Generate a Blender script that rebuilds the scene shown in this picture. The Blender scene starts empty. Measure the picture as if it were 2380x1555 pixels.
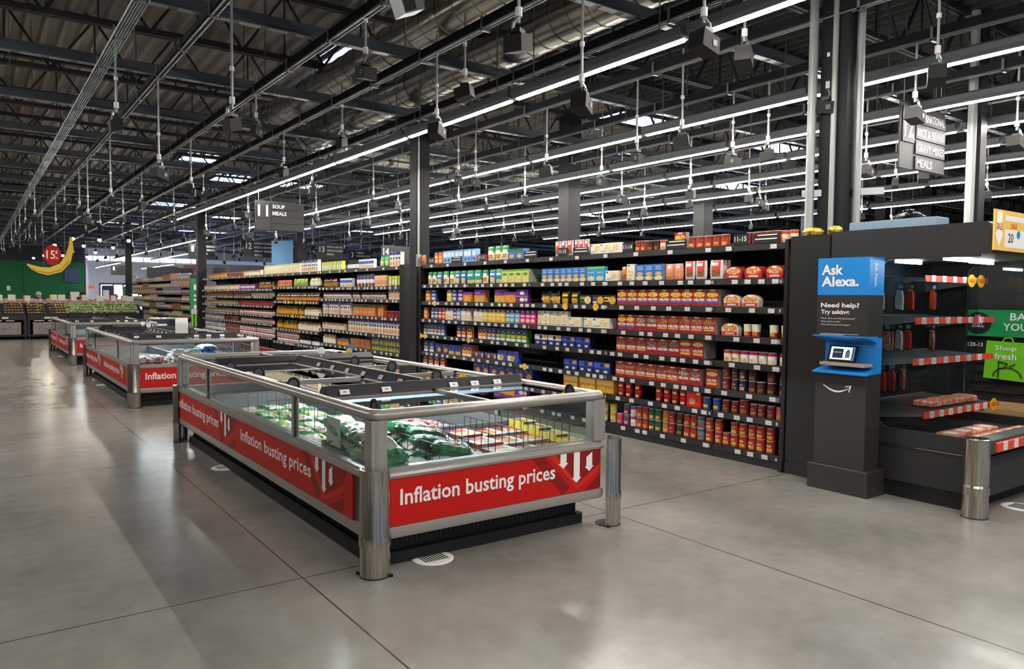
import bpy, math, random
from mathutils import Vector
random.seed(7)
PI = math.pi
S = bpy.context.scene
C = S.collection
# ---------------------------------------------------------------- camera, world, exposure
cam = bpy.data.cameras.new('camera'); camo = bpy.data.objects.new('camera', cam); C.objects.link(camo)
yaw, pit, rol = (math.radians(a) for a in (35.8425, 2.7789, 0.5395))
_v = Vector((math.sin(yaw)*math.cos(pit), math.cos(yaw)*math.cos(pit), -math.sin(pit)))
_r = Vector((math.cos(yaw), -math.sin(yaw), 0)); _u = _r.cross(_v)
_r2 = _r*math.cos(rol)+_u*math.sin(rol); _u2 = _u*math.cos(rol)-_r*math.sin(rol)
from mathutils import Matrix
camo.matrix_world = Matrix(((_r2.x,_u2.x,-_v.x,0),(_r2.y,_u2.y,-_v.y,0),(_r2.z,_u2.z,-_v.z,1.55),(0,0,0,1)))
cam.sensor_width = 36; cam.lens = 36*1744.2/2380; cam.clip_end = 300
S.camera = camo
w = bpy.data.worlds.new('world'); S.world = w; w.use_nodes = True
w.node_tree.nodes['Background'].inputs[0].default_value = (.55, .7, 1, 1)
w.node_tree.nodes['Background'].inputs[1].default_value = .25
S.view_settings.view_transform = 'Standard'; S.view_settings.look = 'None'
S.view_settings.gamma = 1; S.view_settings.use_curve_mapping = False
S.view_settings.exposure = 0.47
cy = S.cycles
cy.max_bounces = 6; cy.diffuse_bounces = 3; cy.glossy_bounces = 3; cy.transmission_bounces = 4; cy.transparent_max_bounces = 14
cy.caustics_reflective = False; cy.caustics_refractive = False; cy.sample_clamp_indirect = 4; cy.use_light_tree = True
LAMP = 112.0      # lens strength of the strip lights
SPOT = 140.0      # track spots
SKYL = 9.0       # skylight panes
TUBE = 42.0       # led strips inside cases
# ---------------------------------------------------------------- materials
def lin(h):
    h = h.lstrip('#'); c = [int(h[i:i+2], 16)/255 for i in (0, 2, 4)]
    return tuple(x/12.92 if x <= .04045 else ((x+.055)/1.055)**2.4 for x in c)+(1,)
M = {}
def mat(n, h, rough=.5, metal=0, spec=.5, emit=0):
    m = bpy.data.materials.new(n); m.use_nodes = True
    b = m.node_tree.nodes['Principled BSDF']
    b.inputs['Base Color'].default_value = lin(h); b.inputs['Roughness'].default_value = rough
    b.inputs['Metallic'].default_value = metal; b.inputs['Specular IOR Level'].default_value = spec
    if emit:
        b.inputs['Emission Color'].default_value = lin(h); b.inputs['Emission Strength'].default_value = emit
    M[n] = m; return m
def col(h, rough=.45):
    k = 'c'+h+('' if rough == .45 else str(rough))
    if k not in M: mat(k, h, rough)
    return M[k]
def noisy(n, cols, scale=100, rough=.45, metal=0, det=3, stretch=(1, 1, 1), bump=0, bscale=None, rnd=True):
    m = mat(n, 'ffffff', rough, metal); t = m.node_tree; N = t.nodes; L = t.links; b = N['Principled BSDF']
    tc = N.new('ShaderNodeTexCoord'); mp = N.new('ShaderNodeMapping'); mp.inputs['Scale'].default_value = stretch
    L.new(tc.outputs['Object'], mp.inputs[0])
    if rnd:
        oi = N.new('ShaderNodeObjectInfo'); ml = N.new('ShaderNodeMath'); ml.operation = 'MULTIPLY'; ml.inputs[1].default_value = 40
        L.new(oi.outputs['Random'], ml.inputs[0]); L.new(ml.outputs[0], mp.inputs['Location'])
    tx = N.new('ShaderNodeTexNoise'); tx.inputs['Scale'].default_value = scale; tx.inputs['Detail'].default_value = det
    L.new(mp.outputs[0], tx.inputs[0])
    r = N.new('ShaderNodeValToRGB'); e = r.color_ramp.elements
    k = len(cols); e[0].position = .3; e[0].color = lin(cols[0]); e[1].position = .7; e[1].color = lin(cols[-1])
    for i in range(1, k-1):
        q = e.new(.3+.4*i/(k-1)); q.color = lin(cols[i])
    L.new(tx.outputs[0], r.inputs[0]); L.new(r.outputs[0], b.inputs['Base Color'])
    if bump:
        bn = N.new('ShaderNodeTexNoise'); bn.inputs['Scale'].default_value = bscale or scale; bn.inputs['Detail'].default_value = 4
        L.new(mp.outputs[0], bn.inputs[0])
        bp = N.new('ShaderNodeBump'); bp.inputs['Strength'].default_value = bump; bp.inputs['Distance'].default_value = .02
        L.new(bn.outputs[0], bp.inputs['Height']); L.new(bp.outputs[0], b.inputs['Normal'])
    return m
def glass(n, h, ior=1.5, gain=1.0, rough=.0):
    m = bpy.data.materials.new(n); m.use_nodes = True; t = m.node_tree; N = t.nodes; L = t.links
    N.remove(N['Principled BSDF'])
    tr = N.new('ShaderNodeBsdfTransparent'); tr.inputs[0].default_value = lin(h)
    gl = N.new('ShaderNodeBsdfGlossy'); gl.inputs['Roughness'].default_value = rough
    fr = N.new('ShaderNodeFresnel'); fr.inputs[0].default_value = ior
    ml = N.new('ShaderNodeMath'); ml.operation = 'MULTIPLY'; ml.inputs[1].default_value = gain; ml.use_clamp = True
    ge = N.new('ShaderNodeNewGeometry'); iv = N.new('ShaderNodeMath'); iv.operation = 'SUBTRACT'; iv.inputs[0].default_value = 1; L.new(ge.outputs['Backfacing'], iv.inputs[1])
    m3 = N.new('ShaderNodeMath'); m3.operation = 'MULTIPLY'; L.new(fr.outputs[0], m3.inputs[0]); L.new(iv.outputs[0], m3.inputs[1]); L.new(m3.outputs[0], ml.inputs[0])
    mx = N.new('ShaderNodeMixShader'); L.new(ml.outputs[0], mx.inputs[0])
    L.new(tr.outputs[0], mx.inputs[1]); L.new(gl.outputs[0], mx.inputs[2]); L.new(mx.outputs[0], N['Material Output'].inputs[0])
    M[n] = m; return m
mat('black', '161616', .45); mat('shelf_black', '0f0f0f', .42); mat('void', '0c0c0d', .7); mat('deck_dim', '171717', .6); mat('char', '242323', .5); mat('kioskgrey', '302d2c', .42)
mat('steel_dark', '1c1d20', .55, 0, .25); mat('steel_grey', '52575b', .45, .3); mat('joist', '2a292a', .6); mat('galv', '9aa0a2', .35, .7); mat('rodm', 'a5aaa8', .4, .3)
mat('rail_grey', '9b9791', .28, .25, .6); mat('rail_dark', '45454a', .35, .2); mat('chrome', 'd8d8d8', .12, 1); mat('red', 'c2120a', .5, 0, .3); mat('red_dk', '8a120e', .5, 0, .3); mat('red_md', 'd2261a', .5, 0, .3)
mat('white', 'f1f0ec', .5); mat('paper', 'e9e8e4', .55); mat('cream', 'efe8cf', .5); mat('txt_dark', '22242c', .5); mat('label', 'e4e4e2', .4); mat('esl', 'c4c4c2', .35)
mat('yellow', 'f2b81f', .45); mat('blue', '1d86d6', .4); mat('green', '0d8a4c', .45); mat('lime', '77c21d', .4); mat('wallgreen', '0b6a35', .7); mat('navy', '20284a', .5)
mat('wallwhite', 'e2e6f0', .7); mat('liner', '77797b', .4); mat('wire', '151515', .4, .3); mat('wood', 'a8948a', .5); mat('orange_red', 'e2492c', .45)
mat('lens', 'fff8ef', .5, 0, .5, LAMP); mat('spotlens', 'fff1dc', .5, 0, .5, SPOT); mat('sky_pane', 'b9d0ff', .5, 0, .5, SKYL); mat('led', 'f2f6ff', .5, 0, .5, TUBE)
mat('daylit', 'dfe8ff', .5, 0, .5, 9.0); mat('screen', 'cfe2f4', .3, 0, .5, .9); mat('screen_dk', '14284a', .3, 0, .5, .4)
mat('skin', 'b98a6d', .6); mat('purple', '4a3a86', .8); mat('hair_dk', '1a1513', .8); mat('hair_grey', 'b9b6b0', .8); mat('cloth_dk', '191a1e', .8); mat('denim', '2a3145', .8)
glass('glass', 'eef4f1', 1.5, 1.3); glass('lidglass', 'a8b6be', 2.0, 1.8); glass('caseglass', 'e6ecec', 1.5, 1.2); glass('clearwrap', 'dfe3e6', 1.45, 2.0, .15)
noisy('stainless', ['8d8880', 'b5afa5', 'cbc5ba'], 9, .22, .95, 4, (14, 14, .35), rnd=False)
noisy('woodgrain', ['6e625e', '9a8d88', 'b5a8a2'], 6, .5, 0, 4, (1, 1, 14), rnd=False)
noisy('duct', ['8a8a84', 'b0b0a8', 'c4bfb2'], 3, .22, .95, 3, rnd=False)
noisy('deckm', ['6a655f', '857e76', '988d80'], 2.2, .45, .3, 4, (1, .3, 1), rnd=False)
noisy('mesh_plate', ['161617', '2b2b2d'], 60, .5, rnd=False)
FOOD = {'gold': ['8a5a14', 'e0a92a', 'f4d364'], 'brown': ['4a2612', '8c4f22', 'd9a05a'], 'grey': ['3c2f22', '857253', 'd8c9a0'], 'mix': ['a83c1c', 'd98b32', 'f2e3b8'], 'pasta': ['c98d3c', 'ecd08a', 'f8ecc8'],
        'green': ['2c6a28', '8ab53c', 'f0e0a0'], 'pizza': ['b8431c', 'e39a3e', 'f3cf86'], 'blur': ['777', '777']}
for k, v in FOOD.items():
    if k != 'blur': noisy('food_'+k, v, 70, .5)
noisy('bag_green', ['0e5a34', '12804a', '1aa566'], 14, .22, 0, 3, bump=1.0, bscale=22); noisy('bag_label', ['d0602c', 'e8a878', 'f4eee0', 'f8f5ee', 'f4f0e6'], 11, .3, 0, 3, bump=.7, bscale=24)
noisy('bag_lime', ['5a9a1c', '8ccc3a', 'd9ead0'], 12, .25, 0, 3, bump=.9, bscale=22); noisy('bag_red', ['8a1530', 'c83a58', 'f0e6e2', 'e2a83a'], 22, .3, 0, 3, bump=.8, bscale=26)
noisy('bag_white', ['2a2a2a', 'f2eee6', 'f6f2ea', 'd9963a'], 20, .3, 0, 3, bump=.8, bscale=26); noisy('bag_blue', ['1450a0', '2f9ae0', 'e8f2f8'], 14, .25, 0, 3, bump=.9, bscale=22)
noisy('pinkpack', ['8a3a34', 'c9a3a0', 'e6dada'], 40, .3); noisy('meat', ['b0392c', 'd9876a', 'e9b9a2'], 30, .35)
# concrete floor with saw-cut joints
def floor_mat():
    m = mat('concrete', 'ffffff', .3); t = m.node_tree; N = t.nodes; L = t.links; b = N['Principled BSDF']
    tc = N.new('ShaderNodeTexCoord'); sp = N.new('ShaderNodeSeparateXYZ'); L.new(tc.outputs['Object'], sp.inputs[0])
    def noise(sc, det, st=None):
        x = N.new('ShaderNodeTexNoise'); x.inputs['Scale'].default_value = sc; x.inputs['Detail'].default_value = det; x.inputs['Roughness'].default_value = .55
        L.new(tc.outputs['Object'], x.inputs[0]); return x
    n1 = noise(.9, 7); n2 = noise(7, 8); n3 = noise(2.1, 5)
    r = N.new('ShaderNodeValToRGB'); e = r.color_ramp.elements
    e[0].position = .32; e[0].color = lin('75736d'); e[1].position = .7; e[1].color = lin('9b9993')
    q = e.new(.5); q.color = lin('8a8882')
    mxn = N.new('ShaderNodeMix'); mxn.data_type = 'FLOAT'; mxn.inputs[0].default_value = .3
    L.new(n1.outputs[0], mxn.inputs[2]); L.new(n2.outputs[0], mxn.inputs[3]); L.new(mxn.outputs[0], r.inputs[0])
    def line(sock, c, wd, per=None):
        a = N.new('ShaderNodeMath'); a.operation = 'SUBTRACT'; a.inputs[1].default_value = c; L.new(sock, a.inputs[0]); o = a.outputs[0]
        if per:
            p = N.new('ShaderNodeMath'); p.operation = 'PINGPONG'; p.inputs[1].default_value = per/2; L.new(o, p.inputs[0]); o = p.outputs[0]
        else:
            p = N.new('ShaderNodeMath'); p.operation = 'ABSOLUTE'; L.new(o, p.inputs[0]); o = p.outputs[0]
        l = N.new('ShaderNodeMath'); l.operation = 'LESS_THAN'; l.inputs[1].default_value = wd; L.new(o, l.inputs[0]); return l.outputs[0]
    def mx(a, c):
        x = N.new('ShaderNodeMath'); x.operation = 'MAXIMUM'; L.new(a, x.inputs[0]); L.new(c, x.inputs[1]); return x.outputs[0]
    ln = mx(mx(line(sp.outputs[0], 1.455, .0045), line(sp.outputs[0], 3.74, .0045)), line(sp.outputs[1], 3.96, .0045, 3.55))
    m2 = N.new('ShaderNodeMix'); m2.data_type = 'RGBA'; m2.inputs[7].default_value = lin('38342e'); L.new(ln, m2.inputs[0]); L.new(r.outputs[0], m2.inputs[6])
    L.new(m2.outputs[2], b.inputs['Base Color'])
    rr = N.new('ShaderNodeMapRange'); rr.inputs[1].default_value = .3; rr.inputs[2].default_value = .7; rr.inputs[3].default_value = .21; rr.inputs[4].default_value = .24
    L.new(n3.outputs[0], rr.inputs[0]); L.new(rr.outputs[0], b.inputs['Roughness']); b.inputs['Specular IOR Level'].default_value = .6
floor_mat()
# ---------------------------------------------------------------- text outlines (built-in font)
_G = {}
def warm(strings, off=.0, suf=''):
    tmp = []
    for s in strings:
        cu = bpy.data.curves.new('t', 'FONT'); cu.body = s; cu.resolution_u = 2; cu.offset = off; cu.fill_mode = 'FRONT'
        o = bpy.data.objects.new('t', cu); C.objects.link(o); tmp.append((s, o))
    bpy.context.view_layer.update(); dg = bpy.context.evaluated_depsgraph_get()
    for s, o in tmp:
        me = bpy.data.meshes.new_from_object(o.evaluated_get(dg))
        vs = [(v.co.x, v.co.y) for v in me.vertices]; fs = [tuple(p.vertices) for p in me.polygons]
        if vs:
            x0 = min(v[0] for v in vs); x1 = max(v[0] for v in vs); y0 = min(v[1] for v in vs); y1 = max(v[1] for v in vs)
            _G[s+suf] = ([((x-x0), (y-y0)) for x, y in vs], fs, x1-x0, y1-y0)
        bpy.data.meshes.remove(me); cu = o.data; bpy.data.objects.remove(o); bpy.data.curves.remove(cu)
# ---------------------------------------------------------------- mesh builder
WL = {}                     # world location of every parentable object
class MB:
    def __init__(s): s.v = []; s.f = []; s.m = []; s.ms = []
    def mi(s, m):
        m = M[m] if isinstance(m, str) else m
        if m not in s.ms: s.ms.append(m)
        return s.ms.index(m)
    def add(s, vs, fs, m):
        k = len(s.v); i = s.mi(m); s.v += [tuple(x) for x in vs]
        for f in fs: s.f.append(tuple(k+a for a in f)); s.m.append(i)
        return s
    def box(s, x0, y0, z0, x1, y1, z1, m):
        if x0 > x1: x0, x1 = x1, x0
        if y0 > y1: y0, y1 = y1, y0
        if z0 > z1: z0, z1 = z1, z0
        return s.add([(x0,y0,z0),(x1,y0,z0),(x1,y1,z0),(x0,y1,z0),(x0,y0,z1),(x1,y0,z1),(x1,y1,z1),(x0,y1,z1)],
                     [(0,3,2,1),(4,5,6,7),(0,1,5,4),(1,2,6,5),(2,3,7,6),(3,0,4,7)], m)
    def bbox(s, x0, y0, z0, x1, y1, z1, m, b=.01):
        # box with chamfered vertical edges and top edge
        vs = []; rings = [(0, z0), (0, z1-b), (b, z1)]
        for (i, z) in rings:
            X0, X1, Y0, Y1 = x0+i, x1-i, y0+i, y1-i
            vs += [(X0+b,Y0,z),(X1-b,Y0,z),(X1,Y0+b,z),(X1,Y1-b,z),(X1-b,Y1,z),(X0+b,Y1,z),(X0,Y1-b,z),(X0,Y0+b,z)]
        fs = [tuple(range(7, -1, -1)), tuple(range(16, 24))]
        for r in range(2):
            for k in range(8): a = r*8+k; c = r*8+(k+1) % 8; fs.append((a, c, c+8, a+8))
        return s.add(vs, fs, m)
    def tube(s, p, q, r, n=6, m='black', r2=None, cap=True):
        p = Vector(p); q = Vector(q); d = (q-p).normalized(); a = Vector((0, 0, 1)) if abs(d.z) < .9 else Vector((1, 0, 0))
        e = d.cross(a).normalized(); g = d.cross(e); r2 = r if r2 is None else r2; vs = []
        for c, R in ((p, r), (q, r2)):
            for k in range(n): t = 2*PI*(k+.5)/n; vs.append(c+e*(R*math.cos(t))+g*(R*math.sin(t)))
        fs = [(k, (k+1) % n, (k+1) % n+n, k+n) for k in range(n)]
        if cap: fs += [tuple(range(n-1, -1, -1)), tuple(range(n, 2*n))]
        return s.add(vs, fs, m)
    def path(s, pts, r, n=6, m='black'):
        for a, b in zip(pts, pts[1:]): s.tube(a, b, r, n, m)
        return s
    def lathe(s, cx, cy, prof, n, m, ms=None, axis='z', sx=1, sy=1):
        # prof: (radius, height[, material])
        vs = []
        for p in prof:
            for k in range(n):
                t = 2*PI*k/n; a = p[0]*math.cos(t)*sx; b = p[0]*math.sin(t)*sy
                vs.append((cx+a, cy+b, p[1]) if axis == 'z' else (cx+p[1], cy+a, b) if axis == 'x' else (cx+a, cy+p[1], b))
        for i in range(len(prof)-1):
            mm = prof[i][2] if len(prof[i]) > 2 else m
            s.add(vs[i*n:(i+2)*n], [(k, (k+1) % n, (k+1) % n+n, k+n) for k in range(n)], mm)
        s.add(vs[:n], [tuple(range(n-1, -1, -1))], prof[0][2] if len(prof[0]) > 2 else m)
        s.add(vs[-n:], [tuple(range(n))], prof[-1][2] if len(prof[-1]) > 2 else m)
        return s
    def ell(s, c, r, m, n=8, k=5, rot=0):
        vs = []; ca, sa = math.cos(rot), math.sin(rot)
        for i in range(k+1):
            ph = PI*i/k
            for j in range(n):
                t = 2*PI*j/n; x = r[0]*math.sin(ph)*math.cos(t); y = r[1]*math.sin(ph)*math.sin(t); z = -r[2]*math.cos(ph)
                vs.append((c[0]+x*ca-y*sa, c[1]+x*sa+y*ca, c[2]+z))
        return s.add(vs, [(i*n+j, i*n+(j+1) % n, (i+1)*n+(j+1) % n, (i+1)*n+j) for i in range(k) for j in range(n)], m)
    def poly(s, pts, m): return s.add(pts, [tuple(range(len(pts)))], m)
    def prism(s, pts, d, m):
        # outline pts extruded by vector d
        n = len(pts); d = Vector(d); b = [Vector(p)+d for p in pts]
        return s.add([Vector(p) for p in pts]+b, [tuple(range(n-1, -1, -1)), tuple(range(n, 2*n))]+[(k, (k+1) % n, (k+1) % n+n, k+n) for k in range(n)], m)
    def text(s, t, o, u, v, m, w=None, h=None, align='l', maxw=None):
        # o = anchor (bottom), u = reading direction, v = up
        if t not in _G: warm([t])
        vs, fs, W, H = _G[t]; o = Vector(o); u = Vector(u); v = Vector(v)
        if h: sy = h/H; sx = sy if not w else w/W
        else: sx = w/W; sy = sx
        if maxw and W*sx > maxw: sx = maxw/W
        dx = 0 if align == 'l' else -W*sx/2 if align == 'c' else -W*sx
        return s.add([o+u*(x*sx+dx)+v*(y*sy) for x, y in vs], fs, m)
    def data(s, name, org=(0, 0, 0), smooth=False):
        me = bpy.data.meshes.new(name); ox, oy, oz = org
        me.from_pydata([(x-ox, y-oy, z-oz) for x, y, z in s.v], [], s.f)
        for m in s.ms: me.materials.append(m)
        me.polygons.foreach_set('material_index', s.m)
        if smooth:
            me.polygons.foreach_set('use_smooth', [True]*len(s.f))
            try: me.set_sharp_from_angle(angle=.7)
            except Exception: pass
        me.update(); return me
    def build(s, name, parent=None, smooth=False, org=None):
        org = WL[parent] if parent is not None else (org or (0, 0, 0))
        o = bpy.data.objects.new(name, s.data(name, org, smooth)); C.objects.link(o); WL[o] = org
        if parent is not None: o.parent = parent
        else: o.location = org
        return o
def tag(o, label, cat, group=None, kind=None):
    if label: o['label'] = label
    if cat: o['category'] = cat
    if group: o['group'] = group
    if kind: o['kind'] = kind
    return o
def thing(name, label, cat, loc, group=None):
    o = bpy.data.objects.new(name, None); C.objects.link(o); o.location = loc; o.empty_display_size = .1
    WL[o] = tuple(loc); return tag(o, label, cat, group)
def struct(name, mb, label=None):
    o = mb.build(name); o['kind'] = 'structure'
    if label: o['label'] = label
    return o
def inst(name, me, loc, rot=0, parent=None, scale=None):
    o = bpy.data.objects.new(name, me); C.objects.link(o); o.location = loc
    if rot: o.rotation_euler = (0, 0, rot) if not isinstance(rot, tuple) else rot
    if scale: o.scale = scale
    if parent is not None: o.parent = parent
    return o
def copy_tree(r, loc, label, group=None, rot=None):
    c = r.copy(); C.objects.link(c); c.location = loc; c['label'] = label; WL[c] = tuple(loc)
    if rot is not None: c.rotation_euler = (0, 0, rot)
    if group: c['group'] = group
    def kids(a, b):
        for ch in a.children:
            d = ch.copy(); C.objects.link(d); d.parent = b; kids(ch, d)
    kids(r, c); return c
_O1 = 'first second third fourth fifth sixth seventh eighth ninth tenth eleventh twelfth thirteenth fourteenth fifteenth sixteenth seventeenth eighteenth nineteenth'.split()
_T = 'twenty thirty forty fifty sixty seventy eighty ninety'.split()
def nth(n):
    if n < 20: return _O1[n-1]
    if n < 100:
        t = _T[n//10-2]; return t[:-1]+'ieth' if n % 10 == 0 else t+'-'+_O1[n % 10-1]
    return 'hundredth' if n == 100 else 'hundred-and-'+nth(n-100) if n < 200 else 'two-hundredth' if n == 200 else 'two-hundred-and-'+nth(n-200)
TEXTS = ['Inflation busting prices', '11', '12', '13', '14', '3', '1', '2', 'SOUP', 'MEALS', 'INTERNATIONAL', 'RICE & BEANS', 'GRAVY MIXES', 'PASTA & SAUCES', 'CANNED FRUIT & VEGETABLES', 'CEREAL', 'PANCAKES & SYRUP', 'BAKING',
         'SALAD DRESSINGS', 'CONDIMENTS', 'SAUCES', 'BREAD', 'COFFEE', 'TEA', 'Ask', 'Alexa.', 'Ask Alexa.', 'Need help?', 'Try asking:', 'SALE', '20', 'BAG AS', 'YOU SHOP', 'JUST', 'WALK', 'OUT', 'SHOPPING', 'Shop', 'fresh', '12B-13', '15', '¢', 'EA', 'HELPER', 'TWIN PACK',
         'A', 'B', 'C', 'D', 'E', 'F', 'G', '11-11', '11-12', '11-13', '11-14', '11-15', 'PASTA', 'RONI', 'WOLF', 'Chili', 'SOUP.', 'EXIT', 'Shop fresh']
warm(TEXTS, .012)
warm(['Ask', 'Alexa.', 'Need help?', 'Try asking:', 'HELPER'], .03, '#'); warm(['Inflation busting prices'], .018, '#')
# ---------------------------------------------------------------- shell
XL, XR, YB, YF, ZD = -9, 46, -8, 72, 5.95
struct('floor', MB().box(XL, YB, -.1, XR, YF, 0, 'concrete'), 'polished grey concrete floor with saw-cut joints')
def deck(xa, xb, ya, yb, m):
    b = MB(); p = .26; vs = []; x = xa
    while x < xb-.01:
        for dx, z in ((0, ZD), (.04, ZD+.07), (.16, ZD+.07), (.2, ZD), (.26, ZD)): vs.append((x+dx, z))
        x += p
    n = len(vs); return b.add([(q, ya, z) for q, z in vs]+[(q, yb, z) for q, z in vs], [(k, k+1, k+1+n, k+n) for k in range(n-1)], m)
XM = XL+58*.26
b = deck(XL, XM, YB, YF, 'deckm'); c = deck(XM, XR, 12.4, YF, 'deckm'); b.add(c.v, c.f, 'deckm')
struct('ceiling', b, 'corrugated bare metal roof deck')
struct('ceiling_front', deck(XM, XR, YB, 12.4, 'deck_dim'), 'corrugated roof deck above the aisles by the meat case, its dimness put into a black colour')  # near right deck coloured black to stand in for the dimness up there
struct('wall_right', MB().box(XR, YB, 0, XR+.1, YF, ZD, 'char')); struct('wall_left', MB().box(XL-.1, YB, 0, XL, 60, ZD, 'char'))
b = MB().box(XL, 60, 0, 6.5, 60.1, 3.75, 'wallgreen').box(XL, 60, 3.75, 6.5, 60.1, ZD, 'char').box(2.95, 59.94, 0, 3.05, 60, 3.75, 'wallgreen')
struct('wall_front', b, 'dark green painted wall behind the produce')
b = MB().box(6.6, 60, 0, 6.75, YF, ZD, 'wallwhite')
struct('wall_side', b)
b = MB()
for x0, x1, z0, z1 in ((6.6, 8.9, 0, 4.4), (8.9, 14.2, 2.5, 4.4), (14.2, XR, 0, 4.4), (6.6, XR, 4.75, ZD)): b.box(x0, YF, z0, x1, YF+.15, z1, 'wallwhite')
struct('wall_far', b, 'white painted end wall above the entrance')
b = MB()
for k in range(8): b.box(7.2+k*1.3, YF-.02, 4.42, 8.4+k*1.3, YF+.02, 4.74, 'daylit')
struct('window_1', b, 'daylit clerestory strip high on the white wall')
# ---------------------------------------------------------------- entrance glazing far away
t = thing('entrance_door', 'daylit glass entrance doors under the white end wall', 'door', (11.5, YF-.1, 0)); t['kind'] = 'structure'
b = MB()
for x in (8.95, 9.95, 10.7, 11.9, 12.9, 14.15): b.box(x-.05, YF-.12, 0, x+.05, YF, 2.5, 'navy')
b.box(8.9, YF-.12, 2.36, 14.2, YF, 2.5, 'navy').box(8.9, YF-.12, 2.0, 14.2, YF-.02, 2.06, 'navy'); b.build('frame', t)
MB().box(9, YF-.05, 0, 14.1, YF-.03, 2.4, 'daylit').build('pane', t)
o = MB().box(10.72, YF-.2, .9, 11.4, YF-.16, 2.25, 'green').box(10.74, YF-.21, .95, 11.38, YF-.2, 1.45, 'purple').build('poster'); tag(o, 'green and purple poster on the far glass entrance', 'poster')
o = MB().box(9.05, YF-.2, .9, 9.9, YF-.16, 2.3, 'navy').box(9.15, YF-.21, .9, 9.6, YF-.2, 1.9, 'paper').build('notice_board'); tag(o, 'dark blue notice board with white sheet by far entrance', 'notice board')
# ---------------------------------------------------------------- roof joists
G = 'roof joists under the deck'
for i, k in enumerate(range(-3, 20)):
    y = 11+2.8*k; z0 = 5.0 if k % 5 else 4.97
    t = thing('roof_joist', 'open-web black steel roof joist, %s back from the camera end' % nth(i+1), 'joist', (0, y, z0), G)
    for s in (-.045, .045): pass
    MB().box(XL, y-.06, z0, XR, y-.012, z0+.07, 'joist').box(XL, y+.012, z0, XR, y+.06, z0+.07, 'joist').build('bottom_chord', t)
    MB().box(XL, y-.06, ZD-.08, XR, y-.012, ZD-.005, 'joist').box(XL, y+.012, ZD-.08, XR, y+.06, ZD-.005, 'joist').build('top_chord', t)
    b = MB(); x = XL+.2+(k % 2)*.3
    while x < XR-1.3:
        b.tube((x, y, z0+.04), (x+.6, y, ZD-.04), .024, 4, 'joist', cap=False).tube((x+.6, y, ZD-.04), (x+1.2, y, z0+.04), .024, 4, 'joist', cap=False)
        if y < 30: b.tube((x+.6, y, z0+.04), (x+.6, y, ZD-.04), .016, 4, 'joist', cap=False)
        x += 1.2
    b.build('web', t)
# ---------------------------------------------------------------- slotted struts across the store
SY = [2.8, 5.2, 7.6, 10.0, 12.3, 14.7, 16.9, 19.1, 21.2, 23.4, 25.85, 28.2, 30.6, 33, 35.4, 37.8, 40.2, 43, 46, 49]
for i, y in enumerate(SY):
    t = thing('strut_beam', 'grey slotted strut beam crossing the store, %s back from the camera end' % nth(i+1), 'beam', (0, y, 4.2), 'slotted strut beams')
    b = MB().box(XL+1, y-.045, 4.2, 40, y+.045, 4.32, 'steel_grey').box(XL+1, y-.052, 4.198, 40, y-.045, 4.206, 'galv')
    b.build('channel', t)
    b = MB()
    if y < 18:
        x = XL+1.1
        while x < 26: b.box(x, y-.054, 4.196, x+.2, y+.03, 4.204, 'galv'); x += .28
        b.build('slot_strip', t)
    for j in range(20):
        x = -3+j*1.55+(i % 3)*.4
        if (y < 14.2 and (abs(x-4.4) < .33 or abs(x-5.4) < .36)) or (abs(y-14.7) < .1 and x > 4): continue
        MB().tube((x, y+.02, 4.32), (x, y+.02, ZD), .008, 4, 'galv' if (i+j) % 3 == 0 else 'steel_grey', cap=False).build('hanger_rod', t)
# ---------------------------------------------------------------- conduit racks running with the aisles
RX = [1.25, 1.85, 2.97, 4.0, 5.24, 6.3, 7.6, 9.2, 10.6, 12., 13.5, 15., 17., 19.5]
for i, x in enumerate(RX):
    t = thing('conduit_rack', 'dark conduit rack along the aisles under the struts, %s from the produce side' % nth(i+1), 'conduit rack', (x, 0, 4.1), 'conduit racks')
    y1 = 50 if i < 2 else 44
    b = MB()
    if i: b.box(x-.03, -3, 4.1, x+.03, y1, 4.19, 'steel_dark')
    y = -2.4
    while y < y1:
        b.box(x-.05, y, 4.06, x+.05, y+.025, 4.075, 'galv').box(x-.05, y, 4.06, x-.04, y+.025, 4.2, 'galv').box(x+.04, y, 4.06, x+.05, y+.025, 4.2, 'galv'); y += 1.2
    b.build('rail', t)
    for dx in ((-.06, -.036, -.012, .012, .036, .06) if i == 0 else (-.022, .022)):
        MB().tube((x+dx, -3, 4.086), (x+dx, y1, 4.086), .0085, 5, 'galv', cap=False).build('conduit', t)
# ---------------------------------------------------------------- ducts
def ring_duct(b, pts, r, pitch):
    for p, q in zip(pts, pts[1:]):
        p = Vector(p); q = Vector(q); L = (q-p).length; n = max(1, int(L/pitch)); d = (q-p)/n
        b.tube(p, q, r, 24, 'duct', cap=False)
        for k in range(n): a = p+d*k; b.tube(a, a+d*.1, r+.008, 24, 'duct')
b = MB(); arc = [(5.4+1.0-1.0*math.cos(a), 14.0+1.0*math.sin(a), 4.66) for a in (0, .4, .8, 1.2, PI/2)]
ring_duct(b, [(5.4, 2.0, 4.66)]+arc+[(22, 15.0, 4.66)], .28, .3)
tag(b.build('spiral_duct', smooth=True), 'shiny spiral steel duct that bends from the near aisle across the store', 'duct')
b = MB(); ring_duct(b, [(4.4, 2.0, 4.7), (4.4, 13.6, 4.7)], .24, .35)
b.tube((4.4, 13.55, 4.7), (4.4, 13.7, 4.7), .25, 24, 'duct')
tag(b.build('spiral_duct', smooth=True), 'slimmer straight spiral duct running beside the shiny bent one', 'duct')
b = MB(); ring_duct(b, [(9, 27.8, 4.712), (24, 27.8, 4.712)], .29, .35)
tag(b.build('spiral_duct', smooth=True), 'far spiral duct crossing the store behind the column of the long shelving', 'duct')
b = MB(); x0, x1, y0, y1 = 5.8, 15, 12.7, 13.9
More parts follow.
